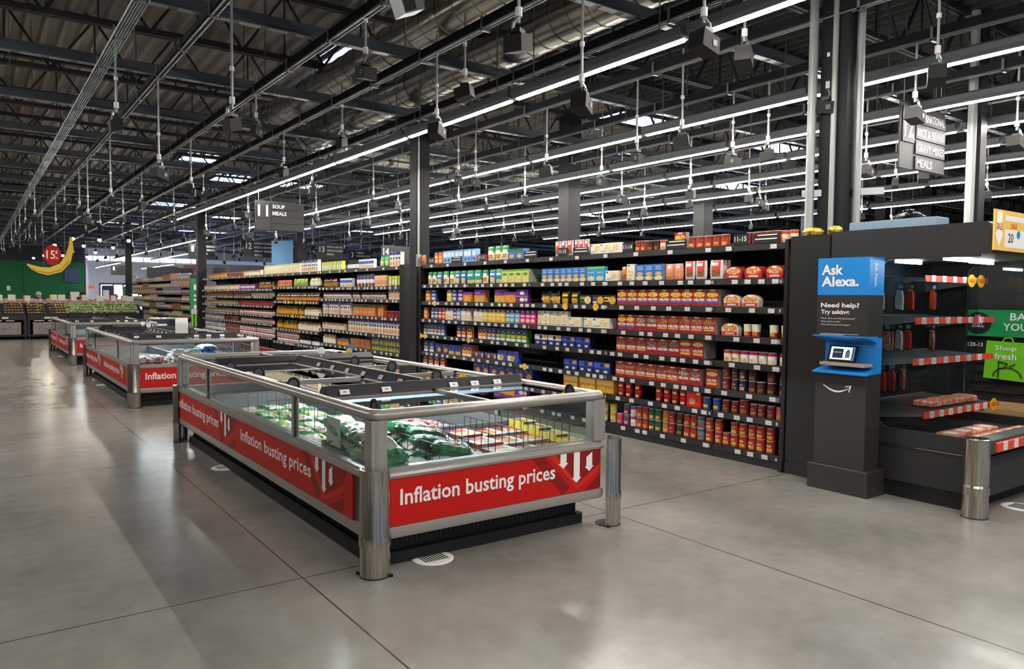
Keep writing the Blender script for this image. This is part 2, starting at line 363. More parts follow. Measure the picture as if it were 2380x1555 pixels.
for i in range(46): x = x0+i*.2; b.box(x, y0, 4.45, x+.008, y1, 4.458, 'galv')
for i in range(9): y = y0+i*.15; b.box(x0, y, 4.458, x1, y+.008, 4.466, 'galv')
for y in (y0, y1): b.box(x0, y, 4.52, x1, y+.01, 4.53, 'galv')
tag(b.build('wire_cable_tray'), 'wide wire mesh cable tray under the roof beside the crossing duct', 'cable tray')
# ---------------------------------------------------------------- skylights
for i, (x, y, lx, ly) in enumerate([(13.1, 13.2, 1.6, .9), (18.9, 13.1, 1.5, .9), (5.62, 13.1, .5, 1.3), (8.2, 29.6, 1.6, 1.6), (10.7, 29, 1.4, 1.4), (6.1, 25.6, 1.2, .8), (8.4, 39, 2.5, 1.5), (13, 24, 1.5, 1), (19, 24, 1.5, 1), (24, 18.5, 1.5, 1.2), (26, 30, 2, 1.5), (16, 36, 2, 1.5), (12, 44, 2, 2), (7.5, 52, 2.5, 2), (21, 46, 2.5, 2), (13, 54, 3, 2), (30, 22, 1.6, 1.2)]):
    t = thing('skylight', 'bright bluish skylight in the roof deck, %s counted back from the camera' % nth(i+1), 'skylight', (x, y, ZD-.06), 'roof skylights')
    f = MB()
    for a in ((x-lx/2-.06, y-ly/2-.06, x+lx/2+.06, y-ly/2), (x-lx/2-.06, y+ly/2, x+lx/2+.06, y+ly/2+.06), (x-lx/2-.06, y-ly/2, x-lx/2, y+ly/2), (x+lx/2, y-ly/2, x+lx/2+.06, y+ly/2)): f.box(a[0], a[1], ZD-.08, a[2], a[3], ZD-.005, 'steel_grey')
    f.build('frame', t); MB().box(x-lx/2, y-ly/2, ZD-.05, x+lx/2, y+ly/2, ZD-.03, 'sky_pane').build('pane', t)
# ---------------------------------------------------------------- strip lights
def strip_proto(z):
    x = y = 0; t = thing('strip_light', '', 'strip light', (0, 0, z)); L = 2.34
    pr = [(-.035, .0), (-.075, .03), (-.075, .085), (-.05, .105), (.05, .105), (.075, .085), (.075, .03), (.035, 0)]
    MB().prism([(a, 0, z+c) for a, c in pr], (0, L, 0), 'steel_grey').build('housing', t)
    MB().box(-.019, .03, z-.014, .019, L-.03, z, 'lens').build('lens', t)
    for y in (.3, L-.3): MB().tube((0, y, z+.105), (0, y, ZD+.072), .006, 4, 'steel_grey', cap=False).build('hanger_rod', t)
    return t
P0 = strip_proto(3.66); first = True
def row(x, y0, y1, name, z=3.66):
    global first
    n = max(1, round((y1-y0)/2.4))
    for k in range(n):
        lab = 'strip light, %s from camera in row over %s' % (nth(k+1), name)
        if first: P0.location = (x, y0+k*2.4, z); P0['label'] = lab; P0['group'] = 'strip lights over the aisles'; first = False
        else: copy_tree(P0, (x, y0+k*2.4, z), lab, 'strip lights over the aisles')
row(4.75, -5.4, 23.95, 'the aisle beside the red freezers')
row(7.1, -.2, 24.2, 'the near shelving run'); row(7.1, 29, 50, 'the far shelving run'); row(9.1, 41, 51, 'the far tills'); row(8.2, 56, 68, 'the entrance, added to brighten the white wall'); row(11.5, 56, 68, 'the shelving side of the entrance, added to brighten the white wall'); row(.4, 48, 58, 'the green wall, added to brighten it', 4.0)  # entrance and green wall rows are added to brighten the far end
for i, x in enumerate([8.6, 9.95, 11.2, 12.5, 14.2, 16.6]):
    row(x, 2 if i < 4 else 4.4, 21.2 if i % 2 else 23.6, '%s back aisle line' % nth(i+1))
row(1.7, -5.4, 1.8, 'the open front floor, added out of view as fill light', 4.0)  # unseen row added behind the camera to brighten the freezer front
row(-1.2, -5.4, 2.0, 'the wide walkway front, added out of view as fill light', 4.0); row(-1.4, 6, 42, 'the wide walkway beside the freezers, added out of view as fill light', 4.0)  # unseen rows added left of frame to light the walkway floor
# ---------------------------------------------------------------- track spots over the produce
for i, (x, y) in enumerate([(2.68, 33.5), (2.86, 29.2), (3.65, 29.2), (4.5, 28.9), (3.62, 33.3), (4.67, 33.6), (4.58, 38), (2.76, 38.1), (2.98, 43), (4.78, 42.8), (2.76, 46.5), (3.7, 42.2), (3.7, 38)]):
    z = 3.4; t = thing('track_spotlight', 'small glaring track spotlight above the produce bins, %s of the cluster from its front' % nth(i+1), 'spotlight', (x, y, z), 'produce spotlights')
    MB().tube((x, y, z+.1), (x, y, ZD+.072), .009, 5, 'black').build('stem', t)
    MB().tube((x, y, z+.12), (x-.02, y-.09, z), .05, 10, 'black', .075).build('shade', t)
    MB().ell((x-.022, y-.1, z-.005), (.06, .03, .055), 'spotlens', 8, 5).build('lamp', t)
# ---------------------------------------------------------------- camera pods on drop rods
def pod_proto(w, z):
    t = thing('camera_pod', '', 'ceiling camera', (0, 0, z))
    MB().tube((0, 0, z+.1), (0, 0, 4.16), .011, 6, 'rodm').build('drop_rod', t)
    MB().tube((0, 0, z+.14), (0, 0, z+.2), .024, 8, 'paper').build('coupling', t); MB().tube((0, 0, z+.42), (0, 0, z+.455), .02, 6, 'paper').build('coupling', t)
    MB().path([(0, 0, z+.14), (.03, -.02, z+.1), (.03, -.03, z+.05)], .013, 5, 'galv').box(-.04, -.05, z+.03, .04, .03, z+.06, 'black').build('bracket', t)
    h = MB(); a = w/2
    h.prism([(-a, -a*.8, z-.07), (a, -a*.8, z-.11), (a*1.1, -a*.8, z+.0), (-a*.8, -a*.8, z+.04)], (0, a*1.6, 0), 'void')
    h.build('camera_housing', t); MB().box(a*.2, -a*.8-.004, z-.06, a*.7, -a*.8, z-.02, 'steel_grey').build('lens_window', t)
    return t
PODS=[(2.97,4.07,3.26,'b'),(2.97,6.43,3.62,'b'),(4.0,6.37,3.6,'b'),(4.0,9.38,3.6,'m'),(1.85,6.79,3.34,'b'),(2.97,9.66,3.65,'m'),(1.85,6.67,3.04,'m'),(1.85,9.73,3.01,'b'),(1.85,13.47,3.03,'m'),(1.85,16.31,2.96,'b'),(4.0,3.39,3.29,'b'),(4.0,4.62,3.14,'b'),(5.24,4.01,3.59,'B'),(4.0,6.92,3.32,'b'),(6.3,6.3,3.33,'b'),(6.3,7.97,3.28,'b'),(6.3,5.61,3.3,'b'),(6.3,3.9,3.32,'B'),(6.3,2.96,3.39,'B'),(7.6,3.77,3.42,'B'),(9.2,3.47,3.31,'B'),(9.2,9.53,3.3,'b'),(9.2,7.99,3.23,'b'),(7.6,5.95,3.28,'b'),(12.0,8.76,3.41,'m'),(10.6,10.35,3.24,'m'),(10.6,12.35,3.43,'m'),(7.6,10.19,3.22,'m'),(6.3,9.71,3.34,'m'),(6.3,13.29,3.36,'m'),(9.2,5.15,3.22,'b'),(10.6,5.11,3.29,'b'),(13.5,5.49,3.31,'b'),(12.0,6.22,3.46,'m'),(7.6,5.45,3.27,'b'),(4.0,11.63,3.5,'m'),(6.3,16.22,3.31,'m'),(6.3,21.14,3.24,'m'),(6.3,19.31,3.5,'m'),(2.97,17.41,3.44,'m'),(1.85,17.64,3.24,'m'),(1.85,22.8,3.31,'m'),(1.85,35.56,3.63,'m'),(1.25,21.98,3.79,'m'),(7.6,14.8,3.52,'m'),(6.3,10.21,3.43,'m'),(6.3,6.29,3.22,'m'),(10.6,7.95,3.26,'m'),(17.0,8.88,3.32,'m'),(10.6,6.41,3.43,'m')]
PZ_ = (2.95, 3.2, 3.42)
PP = [pod_proto(wd, z) for wd in (.165, .12) for z in PZ_]
used = set(); pc = {}
def pod(x, y, z, big, rot):
    j = max([q for q in range(3) if PZ_[q] <= z+.04] or [0]); k = (0 if big else 3)+j; zz = max(z, PZ_[j]-.04)
    r = min(range(len(RX)), key=lambda q: abs(RX[q]-x)); pc[r] = pc.get(r, 0)+1
    lab = 'black camera pod on a drop rod under %s conduit rack, %s one along it' % (nth(r+1), nth(pc[r]))
    if k not in used:
        used.add(k); PP[k].location = (x, y, zz); PP[k]['label'] = lab; PP[k]['group'] = 'camera pods'; PP[k].rotation_euler = (0, 0, rot)
    else: copy_tree(PP[k], (x, y, zz), lab, 'camera pods', rot)
near = []; far = []
for q in sorted(PODS, key=lambda q: q[1]):
    if all((q[0]-r[0])**2+(q[1]-r[1])**2 > .2 for r in near): near.append(q)
for i, x in enumerate(RX[:13]):
    y = 8+random.random()*2
    while y < 43:
        if all((x-q[0])**2+(y-q[1])**2 > 1.2 for q in near): far.append((x, y, 3.25+.35*random.random(), 'm'))
        y += 2.6+random.random()*1.8 if y > 14 else 4
for x, y, z, s in near: pod(x, y, z, s != 'm', random.choice((0, .5, 2.2, 3.6, 4.8)))
for x, y, z, s in far:
    if (abs(x-6.0) > .4 or abs(y-11) > .6) and not (y > 28 and x > 2.5 and x < 5): pod(x, y, z, False, random.random()*6)
# loudspeaker hanging near the top
t = thing('loudspeaker', 'grey and white box loudspeaker hanging by the dull duct', 'loudspeaker', (3.0, 5.64, 3.93))
b = MB().prism([(2.87, 5.58, 4.02), (2.93, 5.58, 3.86), (3.11, 5.58, 3.94), (3.08, 5.58, 4.1)], (0, .18, 0), 'galv'); b.build('cabinet', t)
MB().prism([(2.885, 5.575, 4.01), (2.935, 5.575, 3.875), (3.03, 5.575, 3.92), (2.99, 5.575, 4.06)], (0, .01, 0), 'char').build('grille', t)
MB().tube((3.05, 5.67, 4.06), (3.05, 5.67, 5.0), .008, 5, 'steel_grey').build('hanging_rod', t)
# ---------------------------------------------------------------- columns
def column(x, y, w, z1, label, z0=0):
    t = thing('steel_column', label, 'column', (x, y, z0), 'steel columns'); a = w/2
    MB().box(x-a, y-a, z0, x+a, y+a, z1, 'steel_dark').build('shaft', t)
    MB().box(x-a-.05, y-a-.05, z1-.03, x+a+.05, y+a+.05, z1, 'steel_dark').build('cap_plate', t); return t
t = column(6.07, 11.05, .24, 4.96, 'dark steel column between the two long shelving runs')
MB().tube((5.97, 10.9, 2.1), (5.97, 10.9, 4.96), .016, 8, 'rodm').build('conduit', t); MB().box(5.94, 10.87, 2.05, 6.0, 10.93, 2.25, 'galv').build('junction_box', t)
column(6.05, 25.45, .26, 4.96, 'dark steel column at the far end of the long shelving'); column(6.1, 39.4, .26, 4.96, 'farthest dark steel column, past the third shelving run')
for x, l in ((9.3, 'tallest-looking dark column rising behind the near shelving'), (13.15, 'second dark column behind the near shelving, past the tallest'), (17.2, 'third dark column behind the near shelving'), (20.7, 'fourth dark column behind the near shelving'), (23.3, 'fifth dark column behind the near shelving')): column(x, 11.05, .3, 4.96, l)
for x in (9.3, 13.15, 17.2): column(x, 25.45, .28, 4.96, 'distant dark column, row behind, %s past the long shelving' % nth([9.3, 13.15, 17.2].index(x)+1))
t = column(6.42, 3.84, .26, 4.96, 'thick dark column with grey conduits rising behind the help kiosk', 2.14)
for k, (dx, dy) in enumerate(((-.19, .17), (-.15, -.02), (.0, -.17))):
    r = (.04, .025, .035)[k]; MB().tube((6.42+dx, 3.84+dy, 2.14), (6.42+dx, 3.84+dy, 4.9), r, 10, 'rodm').build('conduit', t)
b = MB().prism([(6.2, 4.07, 2.5), (6.57, 3.5, 2.5), (6.6, 3.52, 2.5), (6.23, 4.09, 2.5)], (0, 0, .06), 'galv'); b.build('strut_clamp', t)
t = column(9.75, 4.1, .16, 4.96, 'slim column with one grey conduit standing beyond the meat case')
MB().tube((9.63, 4.1, 0), (9.63, 4.1, 4.96), .05, 10, 'rodm').build('conduit', t)
# ---------------------------------------------------------------- products: one mesh per kind, front at x=0 facing -X, +Y is the reader's left
KIND = {}
def fr(b, w, h, u0, u1, v0, v1, m, x=-.0012):     # patch on the front face, u from the reader's left, v from the bottom
    y = lambda u: w/2-u*w
    b.poly([(x, y(u0), v0*h), (x, y(u1), v0*h), (x, y(u1), v1*h), (x, y(u0), v1*h)], m)
def fe(b, w, h, u, v, ru, rv, m, x=-.0018, n=12, top=2*PI):
    b.poly([(x, w/2-(u+ru*math.cos(top*k/n))*w, (v+rv*math.sin(top*k/n))*h) for k in range(n)], m)
def ft(b, t, w, h, u, v, tw, m, x=-.0022, th=None):
    b.text(t, (x, w/2-u*w, v*h), (0, -1, 0), (0, 0, 1), m, w=tw*w, h=th*h if th else None, align='c')
def carton(n, desc, cat, w, d, h, body, *arts, lid=None):
    b = MB(); b.box(0, -w/2, 0, d, w/2, h, col(body))
    for a in arts:
        if a[0] == 'r': fr(b, w, h, *a[1:5], M[a[5]] if a[5] in M else col(a[5]))
        elif a[0] == 'e': fe(b, w, h, *a[1:5], M[a[5]] if a[5] in M else col(a[5]))
        elif a[0] == 'side': b.poly([(0, -w/2-.0008, 0), (d, -w/2-.0008, 0), (d, -w/2-.0008, h), (0, -w/2-.0008, h)], col(a[1]))
        elif a[0] == 't': ft(b, a[1], w, h, a[2], a[3], a[4], M[a[5]] if a[5] in M else col(a[5]), th=a[6] if len(a) > 6 else None)
    KIND[n] = (b.data(n), desc, cat, w, d, h, None)
def pouch(n, desc, w, d, h, body, *arts):
    b = MB(); N = 6; K = 7
    def P(i, j, s):
        u = i/N; v = j/K; bul = math.sin(PI*min(1, max(0, u)))**.6*(math.sin(PI*min(1, .12+.88*v*.97+.02))**.7)
        ww = w*(.92+.08*math.sin(PI*v)); return (d/2-s*d/2*max(.04, bul), ww/2-u*ww, v*h)
    for s in (1, -1):
        vs = [P(i, j, s) for j in range(K+1) for i in range(N+1)]
        for j in range(K):
            v = (j+.5)/K
            for i in range(N):
                u = (i+.5)/N; mm = body
                if s == 1:
                    for a in arts:
                        if a[0] <= u <= a[1] and a[2] <= v <= a[3]: mm = a[4]
                q = [vs[j*(N+1)+i], vs[j*(N+1)+i+1], vs[(j+1)*(N+1)+i+1], vs[(j+1)*(N+1)+i]]
                b.add(q if s == 1 else q[::-1], [(0, 1, 2, 3)], M[mm] if mm in M else col(mm, .3))
    KIND[n] = (b.data(n, smooth=True), desc, 'pouch', w, d, h, None)
def can(n, desc, r, h, body, top=None, low=None, pic='food_mix', word=None, cat='can', taper=1, lidc='b9b9b4'):
    b = MB(); c = lambda x: M[x] if x in M else col(x, .3); N = 14; R = lambda v: r*(taper+(1-taper)*v)
    pr = [(R(0)*.97, 0, c(lidc if cat == 'can' else body)), (R(.02), .02*h, c(low or body)), (R(.42), .42*h, c(body)), (R(.72), .72*h, c(top or body)), (R(.97), .97*h, c(lidc)), (R(1)*.97, h, c(lidc))]
    b.lathe(r, 0, pr, N, c(body))
    # food picture wrapped on the front
    vs = []; K = 5
    for i in range(K+1):
        t = PI-.75+1.5*i/K
        for v in (.12, .4): vs.append((r+(R(v)+.001)*math.cos(t), (R(v)+.001)*math.sin(t), v*h))
    b.add(vs, [(2*i, 2*i+2, 2*i+3, 2*i+1) for i in range(K)], M[pic])
    if word: b.text(word, (-.001, 0, h*.52), (0, -1, 0), (0, 0, 1), 'white', w=r*1.1, align='c')
    l = MB().lathe(r, 0, [(r*.99, h-.004), (r*1.0, h+.003), (r*.9, h+.003), (r*.88, h-.001)], N, c(lidc)).data('lid')
    KIND[n] = (b.data(n, smooth=True), desc, cat, 2*r, 2*r, h, l)
def bottle(n, desc, r, h, body, label, cap, cat='bottle', neck=.45, pic=None):
    b = MB(); c = lambda x: M[x] if x in M else col(x, .2); N = 10
    b.lathe(r, 0, [(r*.95, 0), (r, .03*h), (r, .1*h, c(label)), (r, .5*h), (r*.98, .62*h), (r*neck, .8*h), (r*neck, .9*h)], N, c(body))
    if pic: fr(b, r*1.2, h, 0, 1, .14, .34, M[pic])
    l = MB().lathe(r, 0, [(r*neck*1.1, .88*h), (r*neck*1.1, h)], N, c(cap)).data('cap')
    KIND[n] = (b.data(n, smooth=True), desc, cat, 2*r, 2*r, h, l)
def meal(n, desc, food, band):
    carton(n, desc, 'box', .155, .05, .172, 'a01822', ('side', '8f8a84'), ('r', .3, .7, .9, .97, 'white'), ('e', .5, .68, .47, .17, 'food_'+food), ('t', 'HELPER#', .5, .3, .92, 'white', .16), ('r', .06, .94, .18, .27, band), ('r', .35, .65, .06, .1, 'd8483c'))
meal('meal_gold', 'crimson box picturing golden pasta', 'gold', '5b5ca8'); meal('meal_brown', 'crimson box picturing brown pasta', 'brown', 'e0a63a'); meal('meal_grey', 'crimson box picturing olive pasta', 'grey', 'a01822')
carton('twin_box', 'crimson twin pack box', 'box', .155, .09, .19, '9a141c', ('side', '8f8a84'), ('t', 'TWIN PACK', .5, .9, .85, 'd8d040', .06), ('e', .5, .72, .45, .12, 'food_pasta'), ('t', 'HELPER', .5, .32, .8, 'white', .13), ('r', .1, .9, .15, .28, 'e0a63a'))
carton('sky_box', 'royal blue rice box', 'box', .122, .045, .175, '1d74c4', ('side', '8f9aa4'), ('t', 'PASTA', .5, .8, .6, 'white', .09), ('t', 'RONI', .5, .66, .6, 'white', .09), ('e', .5, .42, .36, .12, 'd8a860'), ('e', .5, .16, .48, .14, 'food_pasta'))
carton('green_box', 'sky blue box with green top', 'box', .16, .05, .175, '2a9ad6', ('r', 0, 1, .84, 1, '6fbf5a'), ('t', 'PASTA', .5, .55, .7, 'white', .1), ('e', .5, .2, .4, .16, 'food_pasta'))
carton('lime_box', 'lime and cream grain box', 'box', .155, .05, .185, 'c9d870', ('side', 'b4b4a4'), ('r', 0, 1, .86, 1, '6c9a34'), ('e', .5, .28, .42, .2, 'food_pasta'), ('e', .5, .64, .36, .1, '4f8a2e'))
carton('cream_wide', 'wide cream box of macaroni', 'box', .24, .06, .12, 'ece6d6', ('e', .68, .5, .26, .34, 'food_pasta'), ('r', .06, .2, .75, .92, '2f7a58'), ('r', .08, .5, .18, .26, '888880'))
carton('cream_tall', 'tall cream box of macaroni', 'box', .13, .05, .185, 'e9e4d0', ('e', .5, .45, .38, .22, 'food_pasta'), ('r', .1, .4, .86, .95, '2f6a58'), ('r', .15, .7, .08, .13, '8a8676'))
for k, h, d2 in (('orange', 'e07a1e', 'narrow orange carton'), ('blue', '1f4fa8', 'narrow blue carton'), ('yellow', 'e6c024', 'narrow yellow carton'), ('purple', '6a2a92', 'narrow purple carton'), ('red', 'cc3a24', 'narrow red carton'), ('white', 'e2dccb', 'narrow cream carton'), ('sky', '5aa2d8', 'narrow pale blue carton'), ('pink', 'd81f86', 'narrow magenta carton')):
    carton(k+'_tall', d2, 'box', .11, .04, .185, h, ('r', 0, 1, .8, 1, '5a3a4a' if k in ('yellow', 'white', 'sky') else '3a1a60'), ('e', .5, .88, .22, .06, 'white'), ('e', .5, .26, .42, .14, 'food_pasta'), ('r', .15, .85, .52, .62, 'white'))
carton('orange_wide', 'orange and purple carton', 'box', .2, .05, .15, 'e88a1c', ('r', 0, 1, .72, 1, '6a2a92'), ('e', .5, .32, .3, .26, 'food_gold'))
carton('purple_wide', 'purple twin carton', 'box', .25, .05, .18, '5e2486', ('r', 0, 1, .48, .52, 'd8b0e0'), ('e', .5, .75, .2, .15, 'white'), ('e', .5, .25, .2, .15, 'white'), ('e', .85, .25, .12, .15, 'food_pasta'))
carton('gold_pack', 'purple topped gold multipack', 'box', .24, .1, .18, 'd8a034', ('r', 0, 1, .55, 1, '7a2c98'), ('r', .15, .6, .68, .85, 'e8d8c0'), ('e', .4, .25, .3, .2, 'food_gold'))
for k, h in (('mac_blue', '1e5fa6'), ('mac_red', 'b8202c'), ('mac_orange', 'e0781c'), ('mac_green', '3f9c38')):
    carton(k, {'mac_blue': 'blue', 'mac_red': 'red and blue', 'mac_orange': 'orange and blue', 'mac_green': 'green and blue'}[k]+' macaroni box', 'box', .11, .04, .175, h, ('r', 0, 1, .74, 1, '1d3f86'), ('e', .5, .72, .4, .2, '15244e'), ('e', .5, .72, .2, .08, 'white'), ('e', .5, .42, .4, .12, 'food_gold'), ('r', .08, .92, .04, .24, 'white'))
carton('mac_wide', 'wide blue macaroni box', 'box', .2, .05, .15, '1c3f96', ('e', .5, .66, .2, .16, '15244e'), ('e', .3, .2, .24, .2, 'food_gold'), ('e', .72, .2, .24, .2, 'food_gold'))
carton('navy_box', 'navy deluxe dinner box', 'box', .16, .05, .15, '1f2a68', ('e', .3, .72, .14, .12, '3f62c0'), ('e', .65, .36, .3, .24, 'food_mix'), ('r', .1, .5, .06, .14, 'c23a4a'))
carton('navy_flat', 'low navy dinner box', 'box', .17, .06, .1, '2a1f58', ('e', .25, .7, .14, .2, '5a74c8'), ('e', .7, .5, .22, .34, 'food_mix'), ('r', .1, .5, .08, .18, 'b02a3a'))
carton('mac_kit', 'blue and white kit with red tab', 'box', .22, .06, .15, '2149a0', ('r', 0, .6, .1, .55, 'ece6d8'), ('e', .45, .35, .25, .2, 'food_gold'), ('r', .7, 1, .82, 1, 'd02a34'))
carton('blue_carton', 'pale blue milk style carton', 'carton', .1, .07, .19, '7fb0e2', ('r', .1, .9, .5, .85, 'dbe8f6'), ('e', .5, .25, .35, .14, '3a6ab0'))
carton('red_carton', 'bright red boxed pack', 'box', .24, .1, .16, 'd41c16', ('e', .4, .35, .24, .22, 'food_mix'), ('r', .7, .95, .8, .95, 'e8d040'))
carton('amber_kit', 'amber meal kit of cups', 'box', .24, .1, .16, 'd8962c', ('r', 0, 1, .55, 1, 'e6b860'), ('r', .06, .5, .8, .93, 'b05a18'), ('e', .35, .25, .2, .22, 'food_gold'), ('e', .78, .25, .18, .22, 'food_gold'))
for k, h, d2, top in (('cup_multi', '24449a', 'white topped blue multipack', 'ece8e2'), ('cup_multi_blue', '1a2f8c', 'deep blue multipack of cups', '2f4fc0')):
    carton(k, d2, 'pack', .24, .09, .13, '141c40', ('r', 0, 1, .5, 1, top), ('e', .5, .75, .12, .2, '15244e'), ('e', .82, .78, .14, .16, 'food_gold'), ('r', .06, .42, .06, .42, h), ('r', .56, .94, .06, .42, h), ('r', .14, .34, .1, .3, 'white'), ('r', .64, .84, .1, .3, 'white'))
carton('red_flat', 'red and white striped pack', 'pack', .2, .08, .1, 'b0182a', ('r', .3, .45, 0, 1, 'white'), ('r', .6, .75, 0, 1, 'white'))
carton('green_flat', 'dark green noodle tray', 'pack', .21, .1, .11, '1c2a1c', ('e', .72, .45, .3, .42, 'food_pasta'), ('r', .04, .5, .55, .8, '6fb04a'), ('r', .04, .4, .2, .34, '3a7a3a'))
carton('purple_flat', 'black and purple noodle tray', 'pack', .21, .1, .11, '241826', ('e', .72, .45, .3, .42, 'food_gold'), ('r', .04, .5, .5, .8, '6a2a8a'), ('r', .04, .4, .15, .34, 'e8e0d0'))
carton('yellow_flat', 'black and yellow noodle tray', 'pack', .24, .1, .11, '1e1a14', ('e', .78, .45, .22, .42, 'food_gold'), ('r', .1, .6, .3, .8, 'e6b81c'), ('r', .15, .5, .45, .6, 'white'))
carton('sky_flat', 'blue and white soft pack', 'pack', .2, .1, .14, '3f74c0', ('r', 0, 1, .72, 1, '15703c'), ('e', .5, .3, .3, .2, 'food_gold'))
FB = [(.05, .95, .08, .42, 'food_pasta')]
pouch('herb_pouch', 'green topped side dish pouch', .15, .05, .2, '1d8a4a', (0, 1, 0, .5, 'e9dfc0'), (.1, .9, .1, .4, 'food_mix'), (.2, .8, .62, .75, 'white')); pouch('blue_pouch', 'blue and green side dish pouch', .15, .05, .2, '2a6cb4', (0, 1, .8, 1, '1d8a4a'), (.1, .9, .05, .42, 'food_pasta'), (.2, .8, .62, .75, 'white'))
pouch('teal_pouch', 'teal side dish pouch', .17, .05, .2, '1a9a8c', (0, 1, 0, .35, 'food_pasta'), (0, 1, .82, 1, '117a48'), (.2, .8, .62, .75, 'white')); pouch('amber_pouch', 'brown and orange pouch', .11, .05, .16, 'c87a3a', (.1, .9, .08, .42, 'food_brown'))
pouch('salmon_pouch', 'salmon pink soup pouch', .13, .05, .17, 'e08a70', (.2, .9, .08, .4, 'food_mix'), (.35, .65, .75, .9, 'ece6da')); pouch('red_pouch', 'red and silver pouch', .14, .05, .19, 'd6d2cc', (.1, .8, .1, 1, 'c84038'), (.1, .8, .08, .36, 'food_brown'), (.25, .7, .72, .85, 'white'))
pouch('black_pouch', 'black noodle pouch', .2, .07, .16, '191416', (.4, 1, .05, .55, 'food_gold'), (.1, .5, .3, .42, 'd8d2c8')); pouch('yellow_pouch', 'yellow and black noodle pouch', .18, .07, .16, '211c10', (.1, .9, .05, .45, 'food_gold'), (.1, .9, .6, .8, 'e6c01c'))
def bowl(n, desc, side):
    w, d, h = .2, .07, .12; b = MB(); pts = []
    for k in range(13):
        t = PI*k/12; pts.append((0, -w*.49*math.cos(t)*(1 if .0 < k < 12 else .96), h*.45+h*.55*math.sin(t)))
    pts = [(0, -w*.42, 0)]+pts+[(0, w*.42, 0)]
    b.prism(pts, (d, 0, 0), col(side)); fe(b, w, h, .5, .62, .4, .3, M['food_mix']); fr(b, w, h, .1, .9, .06, .34, col('c8202a')); fr(b, w, h, .25, .75, .12, .26, M['white']); fe(b, w, h, .5, .86, .14, .07, M['white'], x=-.0025)
    KIND[n] = (b.data(n), desc, 'bowl', w, d, h, None)
bowl('bowl_red', 'red rimmed soup bowl pack', 'a8202a'); bowl('bowl_beige', 'beige and red soup bowl pack', 'd8c8b4')
for k, h, tp, d2, pic, wd in (('can_cream', 'ece2cc', 'c8401c', 'cream and orange soup can', 'mix', None), ('can_white', 'f0eeea', 'c02a5a', 'white can with coloured top', 'pasta', None), ('can_maroon', '7a161c', '8a1a20', 'maroon chili can', 'brown', 'WOLF'), ('can_black', '1c1c1e', '2a2a2c', 'black and orange can', 'brown', 'WOLF'), ('can_navy', '1a2a4a', '1a2440', 'navy and blue can', 'mix', 'WOLF'),
                              ('can_brown', '4a1f16', '3a1812', 'dark brown can', 'brown', None), ('can_blue', '1f5aa8', '1a4a98', 'blue spaghetti can', 'gold', None), ('can_orange', 'd0702a', 'c85a1c', 'orange soup can', 'mix', None), ('can_pink', 'd02a62', 'd83a5a', 'pink and red can', 'mix', None), ('can_purple', '5a2a86', '3a6a3a', 'purple and green can', 'mix', None), ('can_rust', 'a83c1c', '8a2c18', 'rust red soup can', 'mix', None), ('can_green', '1f5a34', '1a4a2a', 'dark green soup can', 'mix', None),
                              ('can_forest', '2c3018', '3a3a1c', 'olive black soup can', 'brown', None), ('can_slate', '6a8290', '4a5a6a', 'slate blue soup can', 'brown', None), ('can_chili', 'b0381a', 'a8241a', 'red and gold chili can', 'gold', 'Chili')):
    can(k, d2, .038 if k not in ('can_white', 'can_cream') else .042, .108 if k in ('can_white', 'can_cream', 'can_black', 'can_navy', 'can_brown') else .115, h, tp, pic='food_'+pic, word=wd)
can('can_maroon_tall', 'tall maroon chili can', .046, .14, '7a161c', '8a1a20', pic='food_brown', word='WOLF')
can('cup_cream', 'cream and red soup cup', .046, .115, 'ece2cc', 'ece2cc', 'b0381c', 'food_mix', cat='cup', taper=.85, lidc='e8e2d6'); can('cup_red', 'red ravioli cup', .04, .085, 'c01c20', 'd02228', 'b01a1e', 'food_pasta', cat='cup', taper=.85, lidc='c01c20'); can('cup_yellow', 'pale yellow noodle cup', .042, .1, 'dcc878', 'b8a030', 'ece0b0', 'food_gold', cat='cup', taper=.82, lidc='b8a848')
# far run kinds
can('far_soup', 'red and white soup can', .04, .11, 'efece8', '9a1a28', pic='food_brown'); can('far_brown', 'brown soup can', .04, .11, '7a3a20', '8a4a2a', pic='food_brown'); can('far_blue', 'blue and white soup can', .04, .12, 'e4e2de', '3a6aa8', pic='food_gold'); can('far_greygreen', 'grey green soup can', .04, .11, '8a8a70', '4a5a3a', pic='food_mix')
can('far_red', 'dark red can', .04, .11, '9a2020', '8a1818', pic='food_brown'); can('far_navy', 'navy and white can', .042, .12, 'd8d4d0', '2a2a6a', pic='food_brown'); can('far_orange', 'orange broth can', .042, .12, 'd08030', '8a4a1a', pic='food_gold'); can('far_greenstack', 'green label can', .042, .11, '6a8a3a', '2a3a5a', pic='food_gold'); can('far_dark', 'dark labelled can', .042, .115, 'c8c0b4', '2c1c18', pic='food_brown')
bottle('far_jar', 'orange broth bottle', .046, .19, '3a2a18', 'd07020', 'c8b890', pic='food_gold'); bottle('far_amber', 'amber broth bottle', .046, .2, '8a6a20', 'e0a030', '6a7a2a'); bottle('far_cream', 'cream labelled bottle', .046, .2, 'c8b890', 'efe8d8', '6a5a3a'); bottle('far_blackbottle', 'black and white bottle', .046, .19, '1a1a1c', 'e4e2de', '1a1a1a'); bottle('far_tan', 'dark brown bottle', .042, .2, '3a2414', 'a87a3a', '1a1410'); bottle('topjar', 'cream coloured jar', .05, .22, 'e0d8b8', 'e6dcb0', 'b8c890', 'jar', .8)
